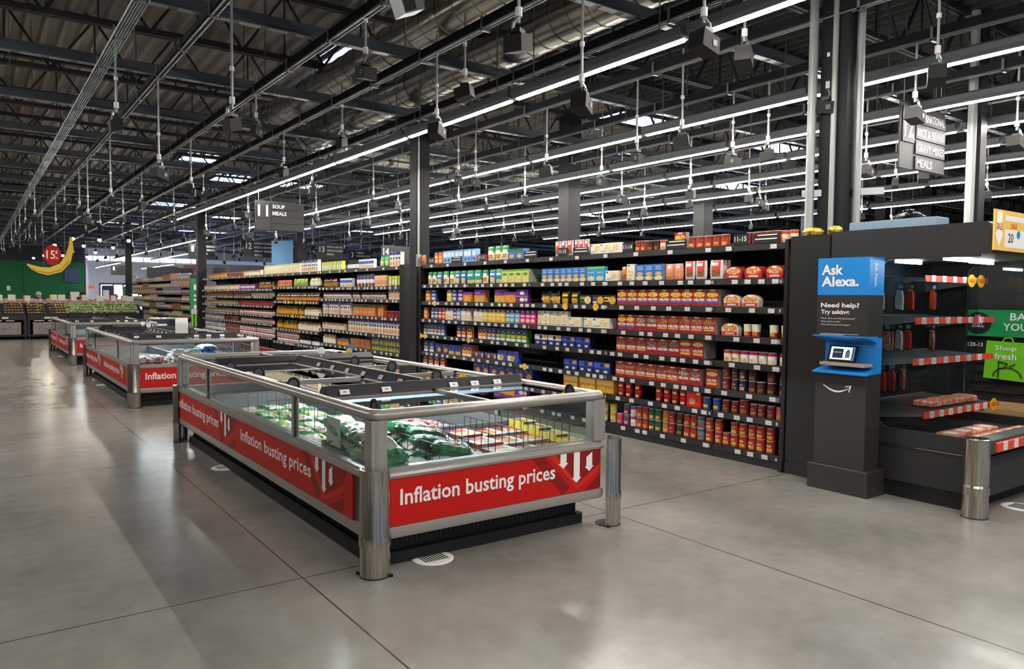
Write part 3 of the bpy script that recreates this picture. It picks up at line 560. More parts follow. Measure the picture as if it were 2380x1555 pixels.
carton('far_broth', 'white broth carton with navy cap', 'carton', .1, .07, .25, 'e6e2de', ('r', 0, 1, .8, 1, '2a2470'), ('e', .5, .25, .4, .18, 'food_mix'), ('r', .2, .8, .5, .65, '1a1a40')); carton('far_orangecarton', 'orange soup carton', 'carton', .1, .07, .22, 'd8732a', ('r', 0, 1, .72, 1, '3a4a2a'), ('e', .5, .3, .42, .22, 'food_mix')); carton('far_peach', 'peach coloured box', 'box', .11, .06, .2, 'e8b090', ('e', .5, .4, .4, .25, 'food_mix')); carton('far_yellow', 'yellow and green box', 'box', .11, .06, .18, 'e6d038', ('r', 0, .3, 0, 1, '3f9a48'), ('e', .6, .4, .3, .25, 'white'))
carton('far_whiteblue', 'white and blue box', 'box', .11, .06, .17, 'dfe4ea', ('r', 0, 1, .5, .8, '2a5ab0'), ('e', .5, .2, .35, .18, 'food_gold')); carton('far_amberbox', 'amber stew carton', 'carton', .1, .06, .17, 'a8642a', ('e', .5, .5, .4, .3, 'food_brown')); carton('far_purple', 'purple and white pack', 'box', .1, .06, .12, '8a3a8a', ('r', 0, 1, .3, .6, 'ece8e6')); carton('far_cream_box', 'cream packet', 'box', .1, .06, .13, 'dcd0b0', ('r', 0, 1, .7, 1, '9a5a3a'))
pouch('far_bag', 'navy and white bag', .15, .08, .24, '2a3060', (0, 1, .3, .6, 'e6e6ea'), (.1, .9, .05, .3, 'food_mix')); pouch('far_redbag', 'red and yellow pouch', .13, .06, .15, 'd0403a', (0, 1, 0, .4, 'food_gold')); pouch('far_greenbag', 'green and yellow pouch', .13, .06, .17, '9ab83a', (0, 1, 0, .45, 'food_green')); pouch('topbag_green', 'bright green bag', .2, .1, .2, '1a9a4a', (.1, .9, .1, .5, 'food_pasta'))
NAMES = {}  # cans and boxes split by look into made-up sub-kinds, contents unknown
for _n, _k in (('chili_can', 'can_maroon can_maroon_tall can_black can_navy'), ('red_brown_can', 'can_chili can_brown'), ('coloured_can', 'can_rust can_green can_orange can_forest can_slate can_pink can_purple can_blue can_white can_cream'),
               ('soup_can', 'far_soup'), ('red_can', 'far_red'), ('dark_can', 'far_brown far_dark'), ('mixed_can', 'far_blue far_navy far_greygreen far_orange far_greenstack'), ('dinner_box', 'meal_gold meal_brown meal_grey twin_box'), ('far_packet', 'far_cream_box far_purple'), ('far_food_box', 'far_peach far_yellow far_whiteblue'), ('macaroni_box', 'mac_blue mac_red mac_orange mac_green mac_wide mac_kit navy_box navy_flat')):
    for _q in _k.split(): NAMES[_q] = _n
for _q in KIND:
    if _q.endswith('_tall') and _q not in NAMES: NAMES[_q] = 'pasta_box'
def put(k, y, z, ws, lab, grp, x=5.965, rx=0, name=None, hs=1):
    me, desc, cat, w, d, h, lid = KIND[k]
    nm = NAMES.get(k) or {'can': 'food_can', 'box': 'food_box', 'pouch': 'food_pouch', 'bowl': 'soup_bowl', 'cup': 'food_cup', 'bottle': 'broth_bottle', 'jar': 'food_jar', 'carton': 'food_carton', 'pack': 'food_pack'}[cat]
    o = inst(nm, me, (x, y, z), 0, None, (1, ws, hs)); tag(o, lab, cat, grp)
    if lid is not None:
        c = bpy.data.objects.new('lid' if cat != 'bottle' else 'cap', lid); C.objects.link(c); c.parent = o
    return o
# ---------------------------------------------------------------- gondola shelving
ESLM = MB().box(-.006, -.034, -.021, 0, .034, .021, 'esl').box(-.0075, -.026, -.014, -.006, .018, .014, 'label').box(-.008, -.014, -.003, -.0075, .008, .002, 'steel_grey').data('price_label')
SALEM = MB().lathe(0, 0, [(.045, -.002), (.045, .002)], 14, 'yellow', axis='x').data('sale_disc')
GX = 5.94
def gondola(y0, y1, shelves, label, grp, letters=None, lab_step=.2, deep=.5, xf=GX, top=2.075, rng=random):
    """one bay of single sided shelving, face at x = xf looking to -X, from y0 (camera end) to y1"""
    t = thing('shelving_bay', label, 'shelving', (xf+.25, (y0+y1)/2, 0), grp)
    MB().box(xf+deep-.03, y0, 0, xf+deep, y1, top-.02, 'shelf_black').build('back_panel', t)
    MB().box(xf+.02, y0+.003, 0, xf+.04, y1-.003, .07, 'char').box(xf+.04, y0+.01, 0, xf+deep-.03, y1-.01, .06, 'char').build('kick_plate', t)
    for y in (y0+.012, y1-.012):
        MB().box(xf+deep-.06, y-.012, .06, xf+deep-.03, y+.012, top+.02, 'shelf_black').build('upright', t)
    for j, z in enumerate([.13]+list(shelves)+[top]):
        f = xf if z != top else xf+.02
        sh = MB().box(f+.012, y0+.004, z-.03, xf+deep-.03, y1-.004, z-.004, 'shelf_black')
        for y in (y0+.03, y1-.03): sh.prism([(f+.1, y-.004, z-.03), (xf+deep-.03, y-.004, z-.03), (xf+deep-.03, y-.004, z-.11)], (0, .008, 0), 'shelf_black')
        s = sh.build('shelf', t)
        r = MB().prism([(f, y0+.004, z-.058), (f+.012, y0+.004, z-.058), (f+.012, y0+.004, z+.004), (f+.006, y0+.004, z+.004)], (0, y1-y0-.008, 0), 'black').box(f-.004, y0+.004, z-.06, f+.004, y1-.004, z-.053, 'steel_dark').build('price_rail', s)
        y = y0+.06+rng.random()*.1
        while y < y1-.05:
            o = bpy.data.objects.new('price_label', ESLM); C.objects.link(o); o.parent = r; o.location = (f-.001-WL[t][0], y-WL[t][1], z-.03)
            y += lab_step*(.55+rng.random()*.9) if z != top else .5
        if letters and j < 7:
            L = MB().text('ABCDEFG'[j], (f-.003, y0+.035, z-.045), (0, -1, 0), (0, 0, 1), 'white', h=.03, align='c'); L.build('shelf_letter', r)
    return t
SH1 = [.455, .675, .955, 1.205, 1.485, 1.755]
G1 = 'near shelving bays'
YB1 = [4.05, 4.82, 6.33, 7.81, 9.32, 10.76]
for i in range(5):
    gondola(YB1[i], YB1[i+1], SH1, 'black shelving bay of the near run, %s from the kiosk end' % nth(i+1), G1, True)
t = thing('shelf_end_panel', 'black end frame closing the near shelving run at the column', 'end panel', (6.2, 10.79, 0)); MB().box(5.93, 10.765, 0, 6.44, 10.80, 2.05, 'shelf_black').build('panel', t)
t = thing('shelf_end_panel', 'narrow black end frame closing the near shelving at the kiosk side', 'end panel', (6.2, 4.03, 0)); MB().box(5.93, 4.01, 0, 6.44, 4.045, 2.1, 'shelf_black').box(5.9, 4.0, 0, 5.93, 4.045, .12, 'shelf_black').build('panel', t)
G1ROWS={'G':[('herb_pouch',10.63,10.36,2),('blue_pouch',10.36,10.18,1),('herb_pouch',10.15,9.8,2),('blue_pouch',9.8,9.48,2),('teal_pouch',9.47,9.06,2),('herb_pouch',9.06,8.9,1),('blue_pouch',8.88,8.7,1),('teal_pouch',8.7,8.54,1),('lime_box',8.54,7.92,4,3),('sky_box',7.64,6.78,7),('green_box',6.77,6.45,2),('cream_wide',6.44,6.22,1,2),('amber_pouch',6.2,6.1,1),('cream_tall',6.09,5.97,1),('sky_box',5.96,5.55,3,2),('salmon_pouch',5.54,5.28,2),('red_pouch',5.27,5.13,1),('red_pouch',5.12,4.97,1),('red_pouch',4.94,4.77,1,2),('bowl_red',4.75,4.53,1,2),('bowl_red',4.52,4.3,1,2),('bowl_red',4.29,4.08,1,3)],
'F':[('orange_tall',10.7,10.52,1),('blue_tall',10.51,10.33,1),('yellow_tall',10.01,9.87,1),('blue_tall',9.85,9.72,1),('purple_tall',9.7,9.54,1),('orange_wide',9.53,9.31,1),('gold_pack',9.23,8.97,1),('gold_pack',8.72,8.47,1),('orange_wide',8.46,8.2,1),('purple_wide',8.19,7.92,1),('black_pouch',7.69,7.29,2),('yellow_pouch',7.27,6.92,2),('green_flat',6.89,6.68,1),('purple_flat',6.66,6.46,1),('yellow_flat',6.53,6.26,1),('meal_gold',6.24,4.81,9,3),('bowl_beige',4.76,4.55,1),('bowl_beige',4.54,4.33,1)],
'E':[('orange_tall',10.73,10.61,1),('blue_tall',10.5,10.27,2),('red_tall',10.27,10.05,2),('white_tall',10.05,9.82,2),('purple_tall',9.82,9.71,1),('sky_tall',9.71,9.6,1),('white_tall',9.59,9.33,2,2),('white_tall',9.24,9.0,2),('yellow_tall',8.99,8.45,5),('sky_tall',8.44,8.11,3),('pink_tall',8.1,7.76,3),('cream_tall',7.72,7.46,2),('cream_tall',7.45,7.1,3),('cream_wide',7.09,6.85,1,2),('cream_wide',6.81,6.6,1),('cream_wide',6.66,6.36,1,1),('meal_gold',6.23,5.95,2),('meal_grey',5.94,5.62,2),('meal_brown',5.62,4.84,5,3),('bowl_beige',4.78,4.56,1),('cup_cream',4.53,4.45,1),('cup_cream',4.44,4.35,1),('cup_cream',4.24,4.16,1),('cup_cream',4.12,4.04,1)],
'D':[('mac_blue',10.75,10.06,6),('mac_red',9.71,9.46,2),('mac_orange',9.43,9.28,1),('mac_orange',9.13,8.9,2),('mac_blue',8.89,8.56,3),('mac_green',8.55,7.94,5,1),('cup_multi',7.77,7.23,2),('cup_multi_blue',7.22,6.69,2),('meal_brown',6.24,5.77,3),('meal_grey',5.77,5.3,3),('twin_box',5.3,4.97,2,1),('can_cream',4.75,4.57,2),('can_white',4.56,4.26,3),('can_white',4.25,4.16,1),('can_white',4.13,4.03,1)],
'C':[('mac_blue',10.75,10.39,2),('navy_box',10.36,9.97,2),('mac_wide',9.96,9.59,2),('mac_orange',9.57,9.29,2,2),('navy_flat',9.27,8.64,4),('mac_kit',8.63,8.4,1),('mac_kit',8.39,8.13,1),('cup_multi_blue',7.18,6.92,1),('cup_multi_blue',6.9,6.63,1),('cup_multi_blue',6.62,6.33,1),('meal_brown',6.25,5.31,6),('meal_grey',5.31,5.01,2,1),('twin_box',4.95,4.79,1),('can_maroon',4.77,4.67,1,0,2),('can_black',4.65,4.57,1,0,2),('can_navy',4.56,4.48,1,0,2),('can_brown',4.46,4.36,1,0,2),('can_brown',4.36,4.27,1),('can_brown',4.25,4.16,1,0,2),('can_brown',4.12,4.04,1,0,2)],
'B':[('mac_red',10.78,10.03,4),('navy_box',9.24,7.82,7,2),('amber_kit',7.17,6.9,1),('amber_kit',6.87,6.58,1),('amber_kit',6.57,6.27,1),('cup_red',6.24,6.12,1,0,2),('cup_red',6.11,6.0,1,0,2),('cup_red',5.98,5.85,1,0,2),('cup_red',5.66,5.2,4,0,2),('red_carton',5.19,5.0,1),('can_blue',5.0,4.9,1),('can_blue',4.88,4.77,1),('can_maroon',4.76,4.66,1),('can_maroon',4.65,4.56,1),('can_maroon_tall',4.56,4.44,1),('can_maroon',4.43,4.34,1),('can_maroon',4.34,4.26,1),('can_maroon',4.25,4.16,1),('can_orange',4.15,4.05,1)],
'A':[('cup_yellow',6.51,6.39,1,0,2),('cup_yellow',6.37,6.24,1,0,2),('can_pink',6.23,6.14,1),('can_purple',6.13,6.03,1,0,2),('can_white',6.02,5.94,1,0,2),('can_rust',5.92,5.74,2,0,2),('can_green',5.73,5.55,2,0,2),('can_orange',5.54,5.45,1,0,2),('can_maroon',5.44,5.35,1,0,2),('can_forest',5.34,5.25,1,0,2),('can_rust',5.24,5.07,2,0,2),('can_slate',5.06,4.97,1,0,2),('can_chili',4.96,4.85,1,0,2),('can_chili',4.84,4.75,1,0,2),('can_chili',4.75,4.65,1),('can_chili',4.65,4.55,1,0,2),('can_chili',4.55,4.45,1,0,2),('can_chili',4.45,4.35,1,0,2),('can_chili',4.35,4.26,1,0,2),('can_chili',4.25,4.15,1,0,2),('can_forest',4.11,4.04,1,0,2)],
'T':[('amber_pouch',10.88,10.69,1),('orange_tall',10.39,10.16,2),('blue_carton',10.13,9.19,8),('red_flat',9.18,9.03,1),('herb_pouch',8.92,8.39,3),('sky_flat',8.39,8.04,2),('red_pouch',7.39,7.04,3),('red_pouch',7.02,6.75,3),('cream_wide',6.71,6.36,2),('cream_wide',6.42,6.21,1),('can_rust',5.99,5.82,2),('can_brown',5.81,5.63,2),('can_cream',5.62,5.55,1),('meal_gold',5.4,5.24,1),('can_rust',5.23,4.71,5),('can_maroon',4.51,4.46,1),('can_rust',4.45,4.15,4),('can_cream',4.15,4.07,1),('can_cream',4.05,3.98,1)],}
G1Z = dict(A=.13, B=.455, C=.675, D=.955, E=1.205, F=1.485, G=1.755, T=2.075)
for s, rows in G1ROWS.items():
    k0 = 0; z = G1Z[s]; where = 'on top of near shelving' if s == 'T' else 'on shelf %s, near shelving' % s
    for e in rows:
        kind, ya, yb, n = e[:4]; back = e[4] if len(e) > 4 else 0; high = e[5] if len(e) > 5 else 1
        me, desc, cat, w, d, h, lid = KIND[kind]; pit = (ya-yb)/n; ws = min(1.35, max(.6, pit*.965/w))
        if cat in ('can', 'cup') : ws = min(1.1, ws)
        for q in range(n):
            k0 += 1; y = ya-pit*(q+.5); jx = random.random()*.012
            for hh in range(high):
                lab = '%s, %s from the column %s' % (desc, nth(k0), where)
                if high > 1: lab = ('upper ' if hh else 'lower ')+lab
                put(kind, y, z+hh*(h+.004), ws, lab, 'near shelving goods, '+where, 5.975+jx)
            if q == n-1:
                for r in range(back):
                    put(kind, y, z, ws, '%s, %s behind %s one from column %s' % (desc, nth(r+1), nth(k0), where), 'near shelving goods, '+where, 5.975+jx+(r+1)*(d+.004))
# shelf-top signs
def plate(y, s, w, h, lines=None, x=5.966, z=2.078):
    o = thing('bay_sign', '', 'sign', (x, y, z)); MB().box(x-.006, y-w/2, z-.0, x, y+w/2, z+h, 'black').build('plate', o)
    if s: MB().text(s, (x-.008, y, z+.03), (0, -1, 0), (0, 0, 1), 'white', w=w*.8, align='c').build('lettering', o)
    else:
        b = MB()
        for k in range(2): b.box(x-.0075, y-w*.42, z+.035+k*.035, x-.0065, y+w*(.42-.1*k), z+.045+k*.035, 'white')
        b.build('lettering', o)
    return o
for y, s in ((4.55, '11-15'), (6.06, '11-14'), (7.2, '11-13'), (9.0, '11-12'), (10.45, '11-11')): plate(y, s, .17, .1)['label'] = 'black bay number plate reading %s on the shelving top' % s
for k, y in enumerate((4.27, 5.36, 6.86, 7.86, 9.7)): o = plate(y, None, .28, .09); o['label'] = 'black notice strip with two white lines, %s from kiosk on shelving top' % nth(k+1); o['group'] = 'shelf top notices'
for i, (y, z) in enumerate([(10.85-.1, .955), (10.6, .955), (9.3, .955), (7.1, 1.485), (6.55, 1.485), (7.92, .675), (10.3, 1.485)]):
    o = inst('sale_disc', SALEM, (5.932, y, z-.03)); tag(o, 'yellow round sale disc clipped to a near shelving rail, %s of them' % nth(i+1), 'sale tag', 'sale discs on shelf rails')
# ---------------------------------------------------------------- the long shelving behind the column
F2 = 'long shelving bays'
NEAR2, MID2, FAR2 = [.58, .88, 1.19, 1.505, 1.735], [.48, .79, 1.12, 1.435, 1.765], [.53, .86, 1.07, 1.305, 1.535, 1.725]
SEC = [(11.5, 12.7, NEAR2), (12.7, 13.95, NEAR2), (13.95, 15.17, NEAR2), (15.17, 16.65, MID2), (16.65, 18.12, MID2), (18.12, 19.8, FAR2), (19.8, 21.5, FAR2), (21.5, 23.2, FAR2), (23.2, 24.94, FAR2)]
for i, (a, c, sh) in enumerate(SEC): gondola(a, c, sh, 'black shelving bay of the long run, %s beyond the first column' % nth(i+1), F2, None, .19)
t = thing('shelf_end_panel', 'black end frame of the long shelving beside the first column', 'end panel', (6.2, 11.47, 0)); MB().box(5.93, 11.46, 0, 6.44, 11.495, 2.1, 'shelf_black').build('panel', t)
MB().box(6.46, 11.5, 0, 6.5, 24.9, 2.0, 'shelf_black')
t = thing('header_panel', 'plain dark grey header board at the far end of the long shelving', 'panel', (6.2, 24.4, 2.08)); MB().box(6.32, 23.4, 2.08, 6.36, 25.1, 2.42, 'char').build('board', t)
R2 = [  # shelf height, ordinal up, y from, y to, kind, pitch, stack
 (2.075, 'top', 11.55, 12.0, 'far_broth', .1, 1), (2.075, 'top', 12.0, 12.5, 'topbag_green', .2, 1), (2.075, 'top', 12.6, 13.3, 'far_whiteblue', .11, 1), (2.075, 'top', 13.3, 13.9, 'far_blackbottle', .1, 1), (2.075, 'top', 14.0, 15.2, 'far_yellow', .11, 1), (2.075, 'top', 15.3, 16.3, 'far_broth', .12, 1), (2.075, 'top', 16.4, 19.0, 'topjar', .105, 1), (2.075, 'top', 19.1, 20.6, 'far_cream_box', .12, 1), (2.075, 'top', 20.8, 22.3, 'far_brown', .11, 1), (2.075, 'top', 22.5, 24.3, 'far_orange', .1, 1),
 (1.735, 'sixth', 11.55, 12.1, 'far_yellow', .115, 1), (1.735, 'sixth', 12.1, 12.6, 'far_peach', .12, 1), (1.735, 'sixth', 12.65, 13.5, 'far_bag', .15, 1), (1.735, 'sixth', 13.55, 14.25, 'far_whiteblue', .12, 1), (1.735, 'sixth', 14.3, 15.1, 'far_tan', .1, 1),
 (1.505, 'fifth', 11.55, 12.1, 'far_broth', .115, 1), (1.505, 'fifth', 12.15, 13.6, 'far_dark', .1, 1), (1.505, 'fifth', 13.65, 15.1, 'far_navy', .1, 1),
 (1.19, 'fourth', 11.55, 12.2, 'far_red', .12, 1), (1.19, 'fourth', 12.2, 13.6, 'far_orangecarton', .11, 1), (1.19, 'fourth', 13.65, 15.1, 'far_broth', .115, 1),
 (.88, 'third', 11.55, 13.85, 'far_broth', .115, 1), (.88, 'third', 13.9, 15.1, 'far_cream_box', .105, 1),
 (.58, 'second', 11.55, 12.7, 'far_greenstack', .095, 2), (.58, 'second', 12.75, 13.7, 'far_amberbox', .11, 1), (.58, 'second', 13.75, 14.4, 'far_orange', .095, 1), (.58, 'second', 14.45, 15.1, 'far_cream', .1, 1), (.13, 'bottom', 14, 15.1, 'far_red', .1, 1),
 (1.765, 'sixth', 15.25, 15.9, 'far_cream', .11, 1), (1.765, 'sixth', 15.95, 16.9, 'far_greenbag', .14, 1), (1.765, 'sixth', 16.95, 18.0, 'far_redbag', .14, 1), (1.435, 'fifth', 15.25, 18.05, 'far_jar', .105, 1), (1.12, 'fourth', 15.25, 16.2, 'far_cream', .11, 1), (1.12, 'fourth', 16.25, 18.05, 'far_amber', .11, 1), (.79, 'third', 15.25, 16.6, 'far_cream', .11, 1), (.79, 'third', 16.65, 18.05, 'far_amber', .11, 1), (.48, 'second', 15.25, 16.5, 'far_blackbottle', .11, 1), (.48, 'second', 16.55, 18.05, 'far_soup', .095, 2), (.13, 'bottom', 15.25, 18.05, 'far_red', .1, 1),
 (1.725, 'seventh', 18.2, 19.4, 'far_tan', .11, 1), (1.725, 'seventh', 19.5, 21.0, 'far_purple', .115, 1), (1.725, 'seventh', 21.1, 24.8, 'far_cream_box', .115, 1), (1.535, 'sixth', 18.2, 20.0, 'far_dark', .1, 1), (1.535, 'sixth', 20.1, 24.8, 'far_brown', .105, 1), (1.305, 'fifth', 18.2, 21.1, 'far_red', .105, 1), (1.305, 'fifth', 21.2, 24.8, 'far_greygreen', .105, 1), (1.07, 'fourth', 18.2, 21.1, 'far_soup', .105, 1), (1.07, 'fourth', 21.2, 24.8, 'far_greygreen', .105, 1), (.86, 'third', 18.2, 21.1, 'far_soup', .105, 1), (.86, 'third', 21.15, 22.5, 'far_brown', .105, 1), (.86, 'third', 22.55, 24.8, 'far_blue', .105, 1), (.53, 'second', 18.2, 21.1, 'far_soup', .105, 2), (.53, 'second', 21.15, 22.5, 'far_brown', .105, 2), (.53, 'second', 22.55, 24.8, 'far_blue', .105, 2), (.13, 'bottom', 18.2, 24.8, 'far_red', .11, 1)]
cnt = {}
for z, nm, a, c, kind, pit, st in R2:
    h = KIND[kind][5]; n = int((c-a)/pit)
    for q in range(n):
        cnt[nm] = cnt.get(nm, 0)+1; y = a+(q+.5)*pit
        if random.random() < .03: continue
        for hh in range(st):
            lab = '%s, %s from column on %s shelf, long shelving' % (KIND[kind][1], nth(cnt[nm]), nm)
            if st > 1: lab = ('upper ' if hh else 'lower ')+lab
            put(kind, y, z+hh*(h+.004), min(1.1, pit*.95/KIND[kind][3]), lab, 'goods on the %s shelf of the long shelving' % nm, 5.97+random.random()*.015)
for i, (y, z) in enumerate([(16.0, 1.435), (16.25, 1.435), (16.5, 1.435), (17.0, 1.435), (17.2, 1.435), (16.2, 1.12), (16.7, 1.12), (22, 1.725), (24, 1.305)]):
    o = inst('sale_disc', SALEM, (5.932, y, z-.03)); tag(o, 'yellow sale disc on a long shelving rail, %s of them' % nth(i+1), 'sale tag', 'sale discs on shelf rails')
# ---------------------------------------------------------------- third shelving run, past the second column
SH3 = [.5, .8, 1.08, 1.35, 1.62, 1.85]
for i in range(7): gondola(26.6+i*1.6, 28.2+i*1.6, SH3, 'black shelving bay of the farthest run, %s past the second column' % nth(i+1), 'farthest shelving bays', None, .4, top=2.12)
K3 = ['far_cream_box', 'far_whiteblue', 'far_cream', 'far_peach', 'far_purple', 'far_amberbox', 'far_cream_box', 'far_broth', 'far_dark', 'far_red', 'far_yellow']
for j, z in enumerate([.13]+SH3+[2.12]):
    y = 26.7; k = 0; kind = K3[(j*3) % 11]
    while y < 37.6:
        if k % 9 == 0: kind = random.choice(K3[:8] if j > 2 else K3[4:])
        w = KIND[kind][3]*1.25; k += 1
        put(kind, y+w/2, z, 1.15, '%s, %s along the %s shelf of the farthest shelving' % (KIND[kind][1], nth(k), ['bottom', 'second', 'third', 'fourth', 'fifth', 'sixth', 'seventh', 'top'][j]), 'goods on the farthest shelving', 5.97); y += w+.03
t = thing('end_sign', 'tall narrow green end sign on the farthest shelving run', 'sign', (5.98, 26.5, .9)); b = MB().box(5.94, 26.44, .95, 6.3, 26.602, 2.1, 'green').box(5.94, 26.44, 2.1, 6.3, 26.602, 2.22, 'black').box(5.96, 26.43, .5, 6.2, 26.5, .93, 'lime'); b.build('board', t)
b = MB()
for z0, z1 in ((1.72, 1.9), (1.5, 1.56), (1.36, 1.42), (1.1, 1.22)): b.box(6.04, 26.435, z0, 6.2, 26.44, z1, 'white')
b.build('lettering', t)
# ---------------------------------------------------------------- freezer islands
def loop(b, x0, y0, x1, y1, r, prof, m, seg=5):
    ring = []
    for cx, cy, a0 in ((x0+r, y0+r, PI), (x1-r, y0+r, 1.5*PI), (x1-r, y1-r, 0), (x0+r, y1-r, .5*PI)):
        for k in range(seg+1):
            a = a0+k*PI/2/seg; ring.append((cx, cy, math.cos(a), math.sin(a)))
    n = len(ring); k = len(prof); vs = []
    for cx, cy, c, s in ring:
        for o, z in prof: vs.append((cx+c*(r+o), cy+s*(r+o), z))
    fs = []
    for i in range(n):
        j = (i+1) % n
        for q in range(k): fs.append((i*k+q, j*k+q, j*k+(q+1) % k, i*k+(q+1) % k))
    return b.add(vs, fs, m)
def oval(o, z, a, c, n=10): return [(o+a*math.cos(2*PI*k/n), z+c*math.sin(2*PI*k/n)) for k in range(n)]
def graphic(name, parent, O, u, v, W, H, reps, nrm, tw, ts, ax):
    """red banner panel: O top-left corner, u reading direction, v down"""
    O = Vector(O); u = Vector(u); v = Vector(v); nrm = Vector(nrm)
    P = lambda a, c, e: O+u*a+v*c+nrm*e
    b = MB(); b.prism([P(0, 0, -.012), P(0, H, -.012), P(W, H, -.012), P(W, 0, -.012)], nrm*.012, 'red')
    pan = b.build(name, parent)
    R = W/reps
    for i in range(reps):
        b = MB(); s = i*R; tip = s+ax+.05; hh = H
        q = lambda pts, m, e: b.poly([P(min(W, max(0, x)), y, e) for x, y in pts], m)
        L = s+ax-.33
        q([(L, 0), (L+.1, 0), (tip-.06, hh*.84), (tip-.12, hh)], 'red_dk', .0012) ; q([(L+.14, 0), (L+.2, 0), (tip, hh*.8), (tip, hh*.93)], 'red_md', .0016)
        q([(L+.2, 0), (min(s+R, tip+.34), 0), (min(s+R, tip+.28), hh*.34), (tip, hh*.8)], 'red_dk', .0012)
        q([(tip, hh*.8), (min(W, tip+.3), hh*.36), (min(W, tip+.3), hh*.5), (tip, hh*.93)], 'red_md', .0016); q([(tip+.06, hh), (min(W, tip+.3), hh*.62), (min(W, tip+.3), hh*.9), (tip+.2, hh)], 'red_dk', .0012)
        b.build('chevron', pan)
    for i in range(reps):
        s = i*R
        for k, (dx, y0, y1, cut) in enumerate(((-.07, 0, .36, 0), (.045, 0, .76, 0), (.155, .0, .52, .16))):
            x = s+ax+dx; a = .026; hd = .042; b = MB(); e = .0022
            y1 *= H; cut *= H; yh = y1-.035
            b.poly([P(x-a, cut, e), P(x-a, yh, e), P(x+a, yh, e), P(x+a, 0+cut*.25, e)], 'white').poly([P(x-hd, yh, e), P(x, y1, e), P(x+hd, yh, e)], 'white')
            b.build('arrow', pan)
        MB().text('Inflation busting prices#', P(s+ts, H*.68, .0022), u, -v, 'white', w=tw, h=.122).build('lettering', pan)
    return pan
GRI = None
def freezer(ox, oy, L, which, spots, fl=.33):
    W = 1.74; x1 = ox+W; y1 = oy+L
    t = thing('freezer_island', which, 'freezer', (ox+W/2, oy+L/2, 0), 'red bannered freezer islands')
    b = MB(); loop(b, ox+.08, oy+.13, x1-.08, y1-.13, .02, [(0, 0), (0, .07), (-.05, .075), (-.05, .0)], 'void'); b.box(ox+.12, oy+.17, .0, x1-.12, y1-.17, .2, 'void'); pl = b.build('plinth', t)
    g = MB(); n = 40
    for k in range(n): x = ox+.2+(W-.4)*k/n; g.box(x, oy+.166, .1, x+.012, oy+.171, .16, 'joist')
    g.build('vent_grille', pl); g = MB(); n = int(L/.05)
    for k in range(n): y = oy+.3+(L-.6)*k/n; g.box(ox+.116, y, .1, ox+.121, y+.015, .16, 'joist')
    g.build('vent_grille', pl)
    b = MB(); loop(b, ox, oy, x1, y1, .05, [(-.12, .2), (-.02, .19), (.0, .2), (.008, .23), (.0, .262), (-.02, .268), (-.12, .268)], 'rail_grey'); b.build('lower_bumper', t, True)
    b = MB(); loop(b, ox+.012, oy+.012, x1-.012, y1-.012, .04, [(0, .262), (0, .54), (-.05, .54), (-.05, .262)], 'rail_dark'); b.build('body', t)
    graphic('front_banner', t, (ox+.05, oy+.0, .535), (1, 0, 0), (0, 0, -1), W-.1, .27, 1, (0, -1, 0), 1.12, .127, 1.385)
    graphic('side_banner', t, (ox, y1-.05, .535), (0, -1, 0), (0, 0, -1), L-.3, .27, 2, (-1, 0, 0), 1.55, .03, 1.75)
    for nm, a in (('side_banner', (x1-.002, oy+.1, .265, x1+.01, y1-.1, .535)), ('rear_banner', (ox+.1, y1-.002, .265, x1-.1, y1+.01, .535))): MB().box(*a, 'red').build(nm, t)
    b = MB(); loop(b, ox, oy, x1, y1, .05, [(-.05, .53), (-.012, .528), (.006, .537), (.012, .553), (.006, .568), (-.01, .575), (-.01, .585), (-.03, .592), (-.05, .592)], 'rail_grey'); b.build('mid_bumper', t, True)
    # tub
    b = MB(); loop(b, ox+.06, oy+.06, x1-.06, y1-.06, .02, [(0, .3), (0, .59), (-.03, .59), (-.03, .3)], 'liner'); b.box(ox+.08, oy+.08, .3, x1-.08, y1-.08, fl, 'liner'); b.build('tub', t)
    for cx, cy in ((ox+.05, oy+.05), (x1-.05, oy+.05), (ox+.05, y1-.05), (x1-.05, y1-.05)):
        MB().lathe(cx, cy, [(.052, .59), (.052, .87)], 16, 'rail_grey').box(cx-.045 if cx < ox+.5 else cx-.05, cy-.045, .59, cx+.05 if cx < ox+.5 else cx+.045, cy+.045, .87, 'rail_grey').build('corner_post', t, True)
    MB().box(ox+.1, oy+.02, .59, x1-.1, oy+.028, .865, 'glass').build('glass_pane', t); MB().box(ox+.1, y1-.028, .59, x1-.1, y1-.02, .865, 'glass').build('glass_pane', t)
    ms = [oy+1.27, oy+L-1.17]; e = [oy+.1]+ms+[y1-.1]
    for sx in (ox+.02, x1-.028):
        for a, c in zip(e, e[1:]): MB().box(sx, a+.02, .59, sx+.008, c-.02, .865, 'glass').build('glass_pane', t)
        for m in ms: MB().box(sx-.005, m-.025, .59, sx+.03, m+.025, .87, 'rail_grey').box(sx-.007, m-.03, .59, sx+.02, m-.026, .87, 'void').build('mullion', t)
    b = MB(); loop(b, ox, oy, x1, y1, .06, oval(-.04, .893, .043, .033, 14), 'rail_grey', 8); b.build('top_rail', t, True)
    for cx, cy, a0 in ((ox+.06, oy+.06, PI), (x1-.06, oy+.06, 1.5*PI)):
        b = MB(); k = 6; pr = oval(-.04, .893, .046, .036, 14); vs = []
        for i in range(k+1):
            a = a0-.12+(PI/2+.24)*i/k
            for o, z in pr: vs.append((cx+math.cos(a)*(.06+o), cy+math.sin(a)*(.06+o), z))
        n = len(pr); b.add(vs, [(i*n+q, (i+1)*n+q, (i+1)*n+(q+1) % n, i*n+(q+1) % n) for i in range(k) for q in range(n)], 'rail_grey'); b.build('rail_corner_cap', t, True)
    # central spines with price strips
    ya, yb = oy+.9, oy+L-1.2; xm = ox+W/2
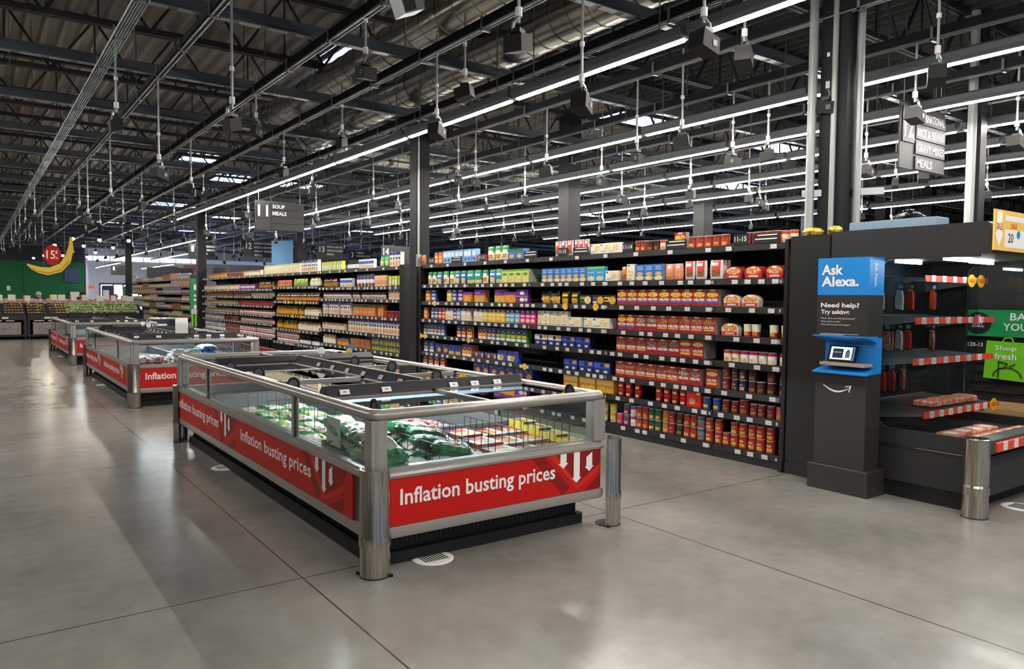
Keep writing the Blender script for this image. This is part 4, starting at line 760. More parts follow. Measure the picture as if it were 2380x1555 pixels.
    def spine(p, q, lab, side):
        d = Vector(q)-Vector(p); ln = d.length; d.normalize(); nn = Vector((side[0], side[1], 0))
        F = lambda a, o, z: Vector(p)+d*a+nn*o+Vector((0, 0, z))
        pr = [(.07, .885), (.02, .965), (-.03, .965), (-.08, .925), (-.08, .885)]
        b = MB(); b.prism([F(0, o, z) for o, z in pr], d*ln, 'black'); s = b.build('price_spine', t)
        b = MB(); b.prism([F(.0, .074, .886), F(0, .022, .97), F(0, .018, .966), F(0, .066, .886)], d*ln, 'void'); b.build('price_strip', s)
        for a in lab:
            b = MB(); A = F(a, .052, .925); up = (F(0, .022, .97)-F(0, .074, .886)).normalized(); o2 = d.cross(up); o2 = o2 if o2.dot(nn) > 0 else -o2
            for wd, hh, off, m in ((.042, .02, .004, 'void'), (.034, .018, .006, 'label'), (.012, .003, .007, 'txt_dark')):
                b.poly([A+d*(k*wd)+up*(l*hh)+o2*off for k, l in ((-1, -1), (1, -1), (1, 1), (-1, 1))], m)
            b.build('price_label', s)
        return s
    s1 = spine((ox+.09, ya, 0), (x1-.09, ya, 0), (.12, .42, .95, 1.13, 1.33), (0, -1))
    b = MB(); b.box(ox+.12, ya-.085, .86, x1-.12, ya-.07, .884, 'led'); b.build('light_strip', s1)
    spine((xm, ya+.09, 0), (xm, yb-.09, 0), [.25+.32*k for k in range(int((yb-ya-.4)/.32))], (-1, 0)); s3 = spine((x1-.09, yb, 0), (ox+.09, yb, 0), (.3, .8, 1.2), (0, 1))
    b = MB(); b.box(xm-.09, ya+.12, .855, xm-.075, yb-.12, .875, 'led').box(xm+.075, ya+.12, .855, xm+.09, yb-.12, .875, 'led'); b.build('light_strip', s3)
    # sliding lids
    def lid(a0, b0, a1, b1, z, hx, hy, along):
        f = MB(); r = .016
        for q in ((a0, b0, a1, b0+r*2), (a0, b1-r*2, a1, b1), (a0, b0, a0+r*2, b1), (a1-r*2, b0, a1, b1)): f.box(q[0], q[1], z-.01, q[2], q[3], z+.006, 'rail_dark' if which[0] != 'n' else 'rail_grey')
        l = f.build('lid', t); MB().box(a0+.03, b0+.03, z-.006, a1-.03, b1-.03, z, 'lidglass').build('lid_glass', l)
        h = MB(); ax = (1, 0) if along == 'x' else (0, 1); ring = [(hx+ax[0]*.042*math.cos(2*PI*k/14), hy+ax[1]*.042*math.cos(2*PI*k/14), z+.008+.042*math.sin(2*PI*k/14)) for k in range(15)]
        h.path(ring, .009, 5, 'void'); h.poly([(p[0], p[1], p[2]) for p in ring[:14]], 'steel_grey'); h.build('lid_handle', l)
    z = .9; c = .085
    lid(ox+c, oy+c, xm+.02, ya-.08, z-.006, ox+.16, oy+.3, 'y'); lid(xm-.02, oy+c, x1-c, ya-.08, z+.006, x1-.16, oy+.2, 'y')
    ym = [ya+.09+(yb-ya-.18)*k/3 for k in range(4)]
    for k in range(3):
        lid(ox+c, ym[k]-.01, xm-.08, ym[k+1]+.01, z+(.006 if k % 2 else -.006), ox+.17, ym[k+1]-.12, 'x'); lid(xm+.08, ym[k]-.01, x1-c, ym[k+1]+.01, z+(.006 if k % 2 else -.006), x1-.35, ym[k+1]-.12, 'x')
    lid(ox+c, yb+.09, xm+.02, y1-c, z-.006, ox+.3, yb+.3, 'x'); lid(xm-.02, yb+.09, x1-c, y1-c, z+.006, x1-.3, yb+.3, 'x')
    # inner dividing walls
    MB().box(ox+.08, ya-.02, .33, x1-.08, ya+.02, .62, 'liner').box(ox+.08, yb-.02, .33, x1-.08, yb+.02, .62, 'liner').box(xm-.02, ya+.02, .33, xm+.02, yb-.02, .62, 'liner').build('inner_wall', t)
    # corner guards
    for cx, cy, a0, l in spots:
        q = thing('corner_guard', l, 'bumper post', (cx, cy, 0), 'stainless corner guards'); b = MB(); n = 12; r = .085; sp = 1.75
        prof = [(0, r), (.165, r), (.18, r+.006), (.225, r+.006), (.24, r), (.6, r)]
        vo = []; vi = []
        for zz, rr in prof:
            for k in range(n+1):
                a = a0-sp+2*sp*k/n; vo.append((cx+rr*math.cos(a), cy+rr*math.sin(a), zz)); vi.append((cx+(rr-.012)*math.cos(a), cy+(rr-.012)*math.sin(a), zz))
        m = len(prof); N1 = n+1; off = len(vo); fs = []
        for i in range(m-1):
            for k in range(n):
                A = i*N1+k; fs += [(A, A+1, A+N1+1, A+N1), (off+A+1, off+A, off+A+N1, off+A+N1+1)]
            for k in (0, n): A = i*N1+k; fs.append((A, A+N1, off+A+N1, off+A))
        for k in range(n): A = (m-1)*N1+k; fs.append((A, A+1, off+A+1, off+A))
        b.add(vo+vi, fs, 'stainless'); b.build('steel_sleeve', q, True)
        MB().lathe(cx, cy, [(r+.003, .0), (r+.003, .006)], 16, 'void').build('foot_ring', q)
        for da in (-1.5, 1.5): MB().lathe(cx+(r+.012)*math.cos(a0+da), cy+(r+.012)*math.sin(a0+da), [(.012, 0), (.012, .012)], 8, 'black').build('anchor_bolt', q)
    return t
FX, FW = 1.76, 1.74
def spots(y0, L, which):
    d = 'standing at the %s freezer corner ' % which
    return [(FX+.04, y0+.035, -2.356, 'brushed steel corner guard on the walkway front corner of the %s freezer' % which), (FX+FW+.05, y0+.02, -.785, 'brushed steel corner guard on the shelving side front corner of the %s freezer' % which), (FX+.035, y0+L-.035, 2.356, 'brushed steel corner guard on the walkway rear corner of the %s freezer' % which)]
freezer(FX, 3.74, 4.74, 'nearest freezer island with glass lids and red price banners', spots(3.74, 4.74, 'nearest'))
freezer(FX, 11.28, 4.95, 'middle freezer island of three, glass sided with red banners', spots(11.28, 4.95, 'middle'), .5)
freezer(FX, 18.8, 5.05, 'farthest freezer island of three, close to the produce bins', spots(18.8, 5.05, 'farthest'), .5)
# ---------------------------------------------------------------- wire dividers and frozen goods
def divider(p, q, z0, z1, label, grp):
    t = thing('wire_divider', label, 'wire divider', ((p[0]+q[0])/2, (p[1]+q[1])/2, z0), grp)
    p = Vector((p[0], p[1], 0)); q = Vector((q[0], q[1], 0)); n = max(2, int((q-p).length/.075)); r = .0026; u = Vector((0, 0, 1)); b = MB()
    for z in (z0+.01, (z0+z1)/2, z1): b.tube(p+u*z, q+u*z, r, 4, 'wire')
    for k in range(n+1): c = p+(q-p)*(k/n); b.tube(c+u*z0, c+u*z1, r, 4, 'wire')
    b.build('wire_grid', t)
def bag_mesh(n, w, l, h, m0, m1, seed):
    rg = random.Random(seed); b = MB(); A, B_ = 10, 12; vs = []
    for s in (1, -1):
        for j in range(B_+1):
            for i in range(A+1):
                u = i/A*2-1; v = j/B_*2-1; e = max(0, 1-abs(u)**3.2)**.6*max(0, 1-abs(v)**4)**.6
                z = h/2+s*h/2*e+(rg.random()-.5)*.012*e; ww = w/2*(1-.08*abs(v)**3)
                vs.append((u*ww+(rg.random()-.5)*.006, v*l/2, max(0, z)))
    N = A+1; off = N*(B_+1)
    for j in range(B_):
        for i in range(A):
            a = j*N+i; q = [vs[a], vs[a+1], vs[a+N+1], vs[a+N]]; top = 1 <= i <= A-2 and 3 <= j <= B_-4
            b.add(q, [(0, 1, 2, 3)], m1 if top else m0); q = [vs[off+a+N], vs[off+a+N+1], vs[off+a+1], vs[off+a]]; b.add(q, [(0, 1, 2, 3)], m0)
    me = b.data(n, smooth=True)
    return me
BG = [bag_mesh('bag', .21, .27, .085, 'bag_green', 'bag_label', k) for k in range(3)]; BL = [bag_mesh('bag', .2, .25, .075, 'bag_lime', 'bag_label', k+5) for k in range(2)]
BR = bag_mesh('bag', .2, .24, .07, 'bag_red', 'bag_red', 9); BW = bag_mesh('bag', .2, .25, .08, 'bag_white', 'bag_white', 10); BB = bag_mesh('bag', .24, .3, .09, 'bag_blue', 'bag_blue', 11)
def bag(me, x, y, z, rz, tx, ty, lab, grp): return tag(inst('frozen_bag', me, (x, y, z), (tx, ty, rz)), lab, 'frozen food bag', grp)
rg = random.Random(3); GB = 'green bags in the nearest freezer'; n = 0
COLS = ('lane beside the walkway glass', 'second lane from the walkway glass', 'third lane from the walkway glass', 'lane against the orange boxes')
for c in range(4):
    k = 0
    for r in range(4):
        for lay in range(3 if c == 0 else 2):
            k += 1; x = FX+.2+c*.208; y = 3.74+.2+r*.19+lay*.03
            bag(rg.choice(BG), x+rg.uniform(-.015, .015), y, .39+lay*.085+r*.02+(.05 if c == 0 and lay else 0), rg.uniform(-.25, .25)+(PI if rg.random() < .3 else 0), rg.uniform(.1, .4), rg.uniform(-.15, .15), 'dark green frozen food bag, %s in the %s' % (nth(k), COLS[c]), GB)
for r in range(4):
    bag(rg.choice(BG), FX+.66+rg.uniform(-.05, .05), 4.02+r*.17, .555+r*.02, 1.4+rg.uniform(-.3, .3), .2, .1, 'dark green frozen food bag lying across the pile, %s from the front glass' % nth(r+1), GB)
def fbox(n, w, l, h, body, top, *arts):
    b = MB(); b.box(-w/2, -l/2, 0, w/2, l/2, h, col(body)); b.poly([(-w/2, -l/2, h+.0008), (w/2, -l/2, h+.0008), (w/2, l/2, h+.0008), (-w/2, l/2, h+.0008)], M[top] if top in M else col(top))
    for a in arts:
        if a[0] == 'e': b.poly([(a[1]*w+a[3]*w*math.cos(2*PI*k/14), a[2]*l+a[4]*l*math.sin(2*PI*k/14), h+.002) for k in range(14)], a[5])
        if a[0] == 'r': b.poly([(a[1]*w, a[2]*l, h+.0015), (a[3]*w, a[2]*l, h+.0015), (a[3]*w, a[4]*l, h+.0015), (a[1]*w, a[4]*l, h+.0015)], M[a[5]] if a[5] in M else col(a[5]))
        if a[0] == 's': b.poly([(-w/2-.001, a[1]*l, a[3]*h), (-w/2-.001, a[1]*l, a[4]*h), (-w/2-.001, a[2]*l, a[4]*h), (-w/2-.001, a[2]*l, a[3]*h)], M[a[5]] if a[5] in M else col(a[5]))
        if a[0] == 'f': b.poly([(a[1]*w, -l/2-.001, a[3]*h), (a[2]*w, -l/2-.001, a[3]*h), (a[2]*w, -l/2-.001, a[4]*h), (a[1]*w, -l/2-.001, a[4]*h)], M[a[5]] if a[5] in M else col(a[5]))
    return b.data(n)
OB = fbox('box', .2, .24, .05, 'e0562c', 'f0ece6', ('e', .05, -.15, .32, .22, 'food_pasta'), ('r', -.5, .2, .1, .5, '2c3f8a'), ('r', -.3, .0, .3, .4, 'e0562c'), ('s', -.2, .15, .15, .85, '26346e'), ('f', -.42, -.15, .2, .8, 'white'), ('f', .3, .45, .3, .7, 'white'))
PZ = fbox('box', .205, .25, .03, '8f959b', 'ece8e4', ('e', 0, -.08, .36, .3, 'food_pizza'), ('r', -.5, -.1, .3, .5, 'b0303a'), ('r', .25, .5, .25, .42, '8a5a4a'), ('f', .2, .42, .2, .8, 'd8dadc'))
YB = fbox('box', .125, .18, .035, 'e6d84a', 'e8dc70', ('e', .05, -.1, .4, .28, 'food_mix'), ('r', -.4, .2, .2, .38, '3a5a9a'), ('r', .1, .5, .0, .2, '4ab0c0'), ('f', -.4, -.05, .1, .9, 'food_brown'), ('f', .0, .4, .4, .8, '20264a'))
def stackrow(me, nm, x, y0, dy, n, z, h, lev, lab, grp, rise=.0):
    for r in range(n):
        for l in range(lev):
            tag(inst('frozen_box', me, (x, y0+r*dy, z+l*(h+.001)+r*rise)), '%s, %s back from the front glass%s' % (lab, nth(r+1), ', %s layer up' % nth(l+1) if lev > 1 else ''), 'frozen food box', grp)
XO = FX+1.03
stackrow(OB, 'o', XO, 3.74+.22, .247, 3, .415, .05, 3, 'orange and blue frozen meal box', 'orange boxes in the nearest freezer', .018)
stackrow(PZ, 'p', XO+.222, 3.74+.225, .257, 3, .422, .03, 4, 'white pizza box beside the orange boxes', 'pizza boxes in the nearest freezer', .018); stackrow(PZ, 'p', XO+.44, 3.74+.225, .257, 3, .422, .03, 4, 'white pizza box beside the yellow boxes', 'pizza boxes in the nearest freezer', .018)
stackrow(YB, 'y', XO+.571-.01, 3.74+.19, .187, 4, .44, .035, 4, 'yellow frozen snack box', 'yellow boxes in the nearest freezer', .018)
for k, (x, z0, z1) in enumerate(((FX+.3, .36, .68), (FX+.51, .36, .7), (FX+.72, .38, .72), (FX+.92, .38, .72), (XO+.112, .4, .73), (XO+.331, .4, .73), (XO+.5, .4, .74))):
    divider((x, 3.74+.14), (x, 3.74+.86), z0, z1-.04, 'black wire divider in the nearest freezer front, %s from the walkway' % nth(k+1), 'wire dividers in the nearest freezer')
o = MB().prism([(FX+.1, 4.62, .6), (FX+.1, 4.4, .6), (FX+.1, 4.4, .78), (FX+.1, 4.62, .78)], (.003, 0, 0), 'paper').box(FX+.098, 4.5, .66, FX+.1, 4.6, .76, 'label').build('info_card'); tag(o, 'white information card inside the walkway glass of nearest freezer', 'card')
# long bays of the nearest freezer
k = 0
for r in range(8):
    for c in range(3):
        for lay in range(2):
            k += 1; me = rg.choice(BL if (r+c+lay) % 3 else BG)
            bag(me, FX+.2+c*.2, 4.9+r*.25, .4+lay*.08+rg.uniform(0, .02), rg.uniform(-.4, .4)+1.57*(r % 2), rg.uniform(-.12, .12), rg.uniform(-.12, .12), 'green and white frozen vegetable bag, %s along the walkway side bay' % nth(k), 'vegetable bags in the nearest freezer')
k = 0
for r in range(8):
    for c in range(2):
        k += 1; bag(BR, FX+1.0+c*.28, 4.9+r*.25, .36+rg.uniform(0, .03), 1.5+rg.uniform(-.2, .2), .05, .05, 'dark red frozen bag, %s along the shelving side bay of nearest freezer' % nth(k), 'red bags in the nearest freezer')
        k += 1; bag(BR, FX+1.0+c*.28, 4.92+r*.25, .44+rg.uniform(0, .03), 1.5+rg.uniform(-.2, .2), .05, .05, 'dark red frozen bag, %s along the shelving side bay of nearest freezer' % nth(k), 'red bags in the nearest freezer')
for k in range(8):
    bag(BR, FX+.25+(k % 4)*.32, 7.5+(k//4)*.35, .36, rg.uniform(0, 3), .05, .05, 'red and white frozen bag, %s in the far end of nearest freezer' % nth(k+1), 'red bags in the nearest freezer')
for k, y in enumerate((5.35, 5.9, 6.45)): divider((FX+.14, y), (FX+.7, y), .4, .72, 'black wire divider across the walkway side bay, %s from the camera' % nth(k+1), 'wire dividers in the nearest freezer')
# middle freezer goods
y = 11.28
for k in range(8): bag(BR, FX+.2+(k % 2)*.2, y+.25+(k//2 % 2)*.3, .52+(k//4)*.08, rg.uniform(-.4, .4), .2, 0, 'pink and red frozen bag behind middle freezer front glass, %s of the heap' % nth(k+1), 'bags in the middle freezer')
for k in range(10): bag(BW, FX+.66+(k % 2)*.2, y+.25+(k//2 % 2)*.28, .53+(k//4)*.075, rg.uniform(-.4, .4), .2, 0, 'white and orange frozen bag behind middle freezer front glass, %s of the heap' % nth(k+1), 'bags in the middle freezer')
for k in range(4): bag(BB, FX+1.06+(k % 2)*.1, y+.5+(k//2)*.2, .56+k*.05, rg.uniform(-.3, .3), .1, 0, 'blue and white frozen bag in the middle freezer, %s of its pile' % nth(k+1), 'bags in the middle freezer')
for k, x in enumerate((.48, .92, 1.3)): divider((FX+x, y+.14), (FX+x, y+.85), .52, .78, 'wire divider behind middle freezer front glass, %s from the walkway' % nth(k+1), 'wire dividers in the middle freezer')
o = MB().box(FX+.1, y+.3, .6, FX+.104, y+.5, .75, 'paper').build('info_card'); tag(o, 'white information card inside the walkway glass of middle freezer', 'card')
# tags and cards standing on the freezers
def disc_tag(x, y, z, m, label, txt=None):
    t = thing('disc_tag', label, 'tag', (x, y, z)); MB().lathe(x, z+.05, [(.04, -.002), (.04, .002)], 16, m).build('disc', t) if False else None
    b = MB(); b.prism([(x+.038*math.cos(2*PI*k/16), y, z+.055+.038*math.sin(2*PI*k/16)) for k in range(16)], (0, .003, 0), m); b.build('disc', t); MB().box(x-.008, y, z, x+.008, y+.003, z+.03, m).build('clip', t)
    if txt: MB().text(txt, (x, y-.001, z+.047), (1, 0, .0), (0, 0, 1), 'txt_dark', w=.06, align='c').build('lettering', t)
disc_tag(2.92, 4.66, .9, 'yellow', 'yellow round sale tag behind the price strip of the nearest freezer', 'SALE'); disc_tag(2.76, 6.98, .965, 'white', 'white round tag on the rear strip of the nearest freezer'); disc_tag(3.25, 7.45, .91, 'yellow', 'small yellow round tag at the rear of the nearest freezer'); disc_tag(3.4, 7.75, .93, 'blue', 'small blue round tag at the rear of the nearest freezer')
disc_tag(2.56, 15.1, .965, 'white', 'upper white round tag on the middle freezer'); disc_tag(2.5, 14.2, .965, 'white', 'lower white round tag on the middle freezer')
t = thing('card_holder', 'white upright card standing on the middle freezer', 'card', (2.62, 12.27, .965)); MB().box(2.53, 12.26, .965, 2.71, 12.27, 1.2, 'paper').build('card', t); MB().lathe(2.62, 12.255, [(.03, .0), (.03, .004)], 6, 'label').build('base', t)
# ---------------------------------------------------------------- floor drain covers
for k, (x, y, l) in enumerate(((2.2, 3.83, 'white round floor drain cover at the front of the nearest freezer'), (1.84, 6.93, 'white round floor drain cover beside the nearest freezer'), (1.83, 14.43, 'white round floor drain cover beside the middle freezer'), (2.5, 11.33, 'white round floor drain cover at the front of the middle freezer'), (6.44, 2.3, 'white round floor drain cover by the meat case guard'), (1.86, 21.6, 'white round floor drain cover beside the farthest freezer'))):
    t = thing('drain_cover', l, 'floor drain', (x, y, 0), 'floor drain covers'); MB().lathe(x, y, [(.125, .0), (.125, .003), (.115, .006)], 24, 'white').build('ring', t)
    b = MB()
    for q in range(-4, 5): b.box(x+q*.018-.004, y-.06, .006, x+q*.018+.004, y+.06, .0075, 'void')
    b.build('slot_grate', t)
# ---------------------------------------------------------------- end panel, help kiosk
t = thing('end_wall_panel', 'tall matt black end panel between the near shelving and the help kiosk', 'panel', (5.97, 3.8, 0))
MB().box(5.94, 3.62, .1, 5.99, 3.995, 2.12, 'black').build('board', t); MB().box(5.92, 3.62, 0, 5.99, 3.995, .1, 'black').build('skirting', t)
KX, KA, KB = 5.70, 3.13, 3.57
t = thing('help_kiosk', 'tall dark help kiosk with blue header and small tablet screen', 'kiosk', (5.82, 3.35, 0))
MB().bbox(5.665, KA-.05, 0, 5.93, KB+.03, .205, 'kioskgrey', .004).build('base', t)
MB().bbox(KX, KA, .2, 5.92, KB, .972, 'kioskgrey', .003).build('body', t)
MB().box(KX, KA, 1.26, 5.92, KB, 1.6, 'kioskgrey').build('text_panel', t); MB().box(KX, KA, 1.6, 5.92, KB, 1.9, 'blue').build('header', t)
b = MB(); b.box(5.84, KA, .972, 5.92, KB, 1.26, 'blue')
b.prism([(KX-.03, KA-.015, .962), (KX-.03, KA-.015, .972), (5.85, KA-.0, 1.005), (5.85, KA-.0, .972)], (0, KB-KA+.03, 0), 'blue').prism([(KX-.03, KA-.015, 1.262), (KX-.03, KA-.015, 1.272), (5.85, KA, 1.272), (5.85, KA, 1.22)], (0, KB-KA+.03, 0), 'blue'); b.build('niche', t)
MB().box(5.71, KA+.03, 1.025, 5.84, KB-.03, 1.05, 'wood').build('shelf', t)
L_ = lambda s, y, z, h, m='white', mw=None: MB().text(s, (KX-.002, y, z), (0, -1, 0), (0, 0, 1), m, h=h, maxw=mw)
for s, z, h, wd in (('Ask#', 1.762, .083, .185), ('Alexa.#', 1.668, .083, .32), ('Need help?#', 1.487, .05, .33), ('Try asking:#', 1.435, .045, .25)):
    MB().text(s, (KX-.002, KB-.035, z), (0, -1, 0), (0, 0, 1), 'white', h=h, w=wd).build('lettering', t)
for k, s in enumerate(('“Alexa, where can I find almond butter?”', '“Alexa, what’s on sale?”', '“Alexa, what wine pairs with cheddar?”')): L_(s, KB-.035, 1.402-k*.026, .015, mw=.35).build('lettering', t)
b = MB()
for k in range(2): b.box(KX-.0015, KB-.035-.33+.12*k, 1.283-k*.008, KX-.0005, KB-.035, 1.286-k*.008, 'label')
b.build('small_print', t)
MB().text('Ask Alexa.', (KX+.075, KA-.002, 1.86), (0, 0, -1), (1, 0, 0), 'white', h=.04, w=.2).build('side_lettering', t)
def smile(b, P, w, m):
    # curved swoosh with an arrow tip: P(a, c) maps local coordinates
    top = []; bot = []
    for k in range(13):
        a = k/12; y = -math.sin(PI*a*.93)*.19; th = .012+.05*math.sin(PI*min(1, a*.9+.1))
        top.append(P(a*w*.93, (y+th*.4)*w)); bot.append(P(a*w*.93, (y-th*.6)*w))
    for k in range(12): b.poly([top[k], top[k+1], bot[k+1], bot[k]], m)
    b.poly([P(.78*w, .0*w), P(1.0*w, .045*w), P(.93*w, -.19*w), P(.9*w, -.18*w), P(.94*w, .01*w), P(.8*w, -.03*w)], m)
b = MB(); smile(b, lambda a, c: (KX-.002, KB-.075-a, .865+c), .245, 'white'); b.build('smile_logo', t)
t = thing('tablet', 'small tablet showing a blue and white screen on the kiosk shelf', 'tablet', (5.77, 3.385, 1.05))
T0 = Vector((5.775, 3.51, 1.052)); tu = Vector((.0, -1, 0)); tv = Vector((.32, 0, .947)); tn = Vector((-.947, 0, .32))
Q = lambda a, c, e: T0+tu*a+tv*c+tn*e
b = MB(); b.prism([Q(0, 0, 0), Q(.245, 0, 0), Q(.245, .14, 0), Q(0, .14, 0)], tn*.012, 'void'); b.build('case', t)
b = MB(); b.poly([Q(.02, .018, .0125), Q(.225, .018, .0125), Q(.225, .125, .0125), Q(.02, .125, .0125)], 'screen').poly([Q(.04, .03, .013), Q(.13, .03, .013), Q(.13, .11, .013), Q(.04, .11, .013)], 'screen_dk').poly([Q(.05, .075, .0135), Q(.115, .075, .0135), Q(.115, .083, .0135), Q(.05, .083, .0135)], 'white').poly([Q(.15, .035, .013), Q(.19, .035, .013), Q(.19, .085, .013), Q(.15, .085, .013)], 'galv').poly([Q(.155, .085, .0132), Q(.185, .085, .0132), Q(.18, .105, .0132), Q(.16, .1, .0132)], 'green').poly([Q(.205, .02, .013), Q(.224, .02, .013), Q(.224, .124, .013), Q(.205, .124, .013)], 'blue'); b.build('screen', t)
# ---------------------------------------------------------------- refrigerated meat case
t = thing('refrigerated_case', 'black glass sided meat case beside the help kiosk', 'display case', (6.7, 2.9, 0)); X0, X1, Y0, Y1 = 5.94, 7.5, 2.36, 3.6
b = MB(); b.prism([(X0, Y0, 1.9), (X0, Y0+.02, 2.12), (X0, Y0+.04, 2.135), (X0, Y1, 2.135), (X0, Y1, 1.9)], (X1-X0, 0, 0), 'char'); b.build('canopy', t)
# side panel with a rounded window
def rounded(y0, y1, z0, z1, r, open_front=True):
    P = []
    for cy, cz, a0 in ((y1-r, z1-r, 0), (y1-r, z0+r, -PI/2)):
        seg = [(cy+r*math.cos(a0+PI/2*(1-k/6)), cz+r*math.sin(a0+PI/2*(1-k/6))) for k in range(7)]; P += seg
    return [(y0, z1)]+P+[(y0, z0)]
W0 = rounded(Y0+.09, 3.165, .545, 1.885, .09)
for x, nm in ((X0, 'side_panel'), (X1-.03, 'side_panel')):
    b = MB(); n = len(W0)
    out = [(Y0+.09, 1.9)]+[(Y1, 1.9)]*7+[(Y1, .42)]*7+[(Y0+.02, .42)]
    for i in range(n-1): b.prism([(x, *W0[i]), (x, *W0[i+1]), (x, *out[i+1]), (x, *out[i])], (.03, 0, 0), 'char')
    b.build(nm, t)
    tr = MB()
    for i in range(1, n-2): tr.tube((x-.002, *W0[i]), (x-.002, *W0[i+1]), .005, 5, 'chrome' if i < 8 or i > 8 else 'black', cap=False)
    tr.build('window_trim', t)
    MB().prism([(x+.012, y, z) for y, z in W0], (.006, 0, 0), 'caseglass').build('side_glass', t)
b = MB(); b.prism([(X0, Y0, .13), (X0, Y0-.02, .36), (X0, Y0+.0, .42), (X0, Y1, .42), (X0, Y1, .13)], (X1-X0, 0, 0), 'char'); b.box(X0-.006, Y0+.01, .40, X0, Y1-.05, .425, 'black').box(X0-.008, Y0+.08, .412, X0, Y0+.5, .418, 'chrome'); b.build('lower_body', t)
MB().box(X0+.02, Y0+.12, 0, X1-.02, Y1-.02, .13, 'void').build('kick_plinth', t)
MB().prism([(X0, Y0-.03, .45), (X0, Y0-.03, .55), (X0, Y0+.06, .57), (X0, Y0+.06, .42)], (X1-X0, 0, 0), 'rail_dark').build('front_bumper', t)
MB().box(X0+.03, Y1-.1, .42, X1-.03, Y1-.06, 1.9, 'black').build('back_wall', t); MB().box(X0+.03, Y0+.07, .44, X1-.03, Y1-.1, .47, 'black').build('deck', t)
def rail(z, y, xa, xb, nl, nm='shelf', depth=.5, back=3.5):
    b = MB()
    for k in range(26): x = xa+(xb-xa)*k/25; b.tube((x, y, z), (x, back, z+.02), .0035, 4, 'galv', cap=False)
    b.box(xa, y-.004, z-.012, xb, y+.006, z, 'galv').box(xa, back-.02, z, xb, back, z+.03, 'galv')
    for x in (xa, xb-.008): b.prism([(x, y, z-.012), (x, y, z+.0), (x, back, z+.02), (x, back, z-.1)], (.008, 0, 0), 'galv')
    s = b.build(nm, t)
    r = MB().prism([(xa, y-.012, z-.03), (xa, y-.004, z-.03), (xa, y+.002, z+.02), (xa, y-.006, z+.02)], (xb-xa, 0, 0), 'orange_red').build('price_rail', s)
    for k in range(nl):
        x = xa+.12+k*(xb-xa-.4)/max(1, nl-1); MB().box(x-.03, y-.018, z-.03, x+.03, y-.009, z+.022, 'label').box(x-.018, y-.0195, z-.018, x+.014, y-.0175, z+.01, 'esl').build('price_label', r)
    return r
rail(1.745, 2.97, X0+.3, X1-.12, 5); rail(1.405, 2.92, X0+.06, X1-.08, 6); rail(1.08, 2.92, X0+.04, X1-.08, 6); rail(.66, 2.86, X0+.12, X1-.08, 7)
fr_ = MB().prism([(X0+.1, Y0-.045, .46), (X0+.1, Y0-.03, .46), (X0+.1, Y0-.03, .53), (X0+.1, Y0-.045, .525)], (X1-X0-.1, 0, 0), 'orange_red').build('price_rail', t)
for k in range(7): MB().box(X0+.2+k*.19, Y0-.05, .465, X0+.26+k*.19, Y0-.044, .53, 'label').build('price_label', fr_)
for k, (x, y) in enumerate(((X0+.35, 2.75), (X0+.9, 2.8), (X0+.5, 3.2))): MB().lathe(y, 1.865, [(.014, x-.22), (.014, x+.22)], 8, 'led', axis='x') if False else MB().box(x-.2, y-.015, 1.872, x+.2, y+.015, 1.898, 'led').build('led_tube', t)
for k, (x, y, z) in enumerate(((7.0, 2.95, 1.735), (7.18, 2.95, 1.735), (7.25, 2.84, .66))):
    q = thing('sale_disc', 'orange sale disc on the meat case rail, %s of three' % nth(k+1), 'sale tag', (x, y, z), 'meat case sale discs'); b = MB(); b.prism([(x+.07*math.cos(2*PI*i/18), y-.012, z+.055*math.sin(2*PI*i/18)) for i in range(18)], (0, -.003, 0), 'yellow'); b.build('disc', q); MB().text('SALE', (x, y-.0165, z-.014), (1, 0, 0), (0, 0, 1), 'red', w=.1, align='c').build('lettering', q)
# meat packs hanging and lying in the case
mat('film', 'b83a34', .2); rg = random.Random(11)
PK = []
for k, (m0, m1) in enumerate((('meat', 'film'), ('orange_red', 'meat'), ('film', 'cream'), ('label', 'meat'))):
    b = MB(); vs = []
    b.prism([(-.045, 0, -.25), (.045, 0, -.25), (.048, 0, -.14), (.04, 0, -.02), (.02, 0, 0), (-.02, 0, 0), (-.04, 0, -.02), (-.048, 0, -.14)], (0, .022, 0), 'clearwrap').prism([(-.03, .004, -.235), (.03, .004, -.225), (.034, .004, -.14), (.02, .004, -.07), (-.022, .004, -.08), (-.034, .004, -.15)], (0, .014, 0), m0)
    b.poly([(-.035, -.001, -.24), (.035, -.001, -.24), (.035, -.001, -.09), (-.035, -.001, -.09)], m1).poly([(-.02, -.002, -.06), (.02, -.002, -.06), (.02, -.002, -.03), (-.02, -.002, -.03)], 'paper'); PK.append(b.data('pack'))
k = 0
for z, xs in ((1.72, (6.06, 6.2, 6.28, 6.62)), (1.385, (6.05, 6.14, 6.3, 6.42, 6.62)), (1.06, (6.02, 6.1, 6.2, 6.3, 6.42))):
    for x in xs:
        k += 1; o = inst('meat_packet', PK[rg.randrange(4)], (x, 3.05+rg.random()*.2, z), rg.uniform(-.4, .4)+1.2); tag(o, 'hanging wrapped meat packet in the meat case, %s from the top at the glass' % nth(k), 'packet', 'hanging meat packets')
for k in range(9):
    x = X0+.4+k % 5*.2; y = 2.55+k//5*.22
    o = tag(MB().bbox(x-.09, y-.08, .47, x+.09, y+.08, .51, 'meat', .012).box(x-.075, y-.065, .511, x+.02, y+.03, .5125, 'paper').build('meat_tray'), 'wrapped meat tray on the case deck, %s of the lying trays' % nth(k+1), 'meat tray', 'meat trays')
for k in range(4):
    x = 6.5+k*.22; o = tag(MB().bbox(x-.09, 2.95, .685, x+.09, 3.12, .73, 'meat', .015).build('meat_tray'), 'pink meat tray on the lowest case shelf, %s of four' % nth(k+1), 'meat tray', 'meat trays')
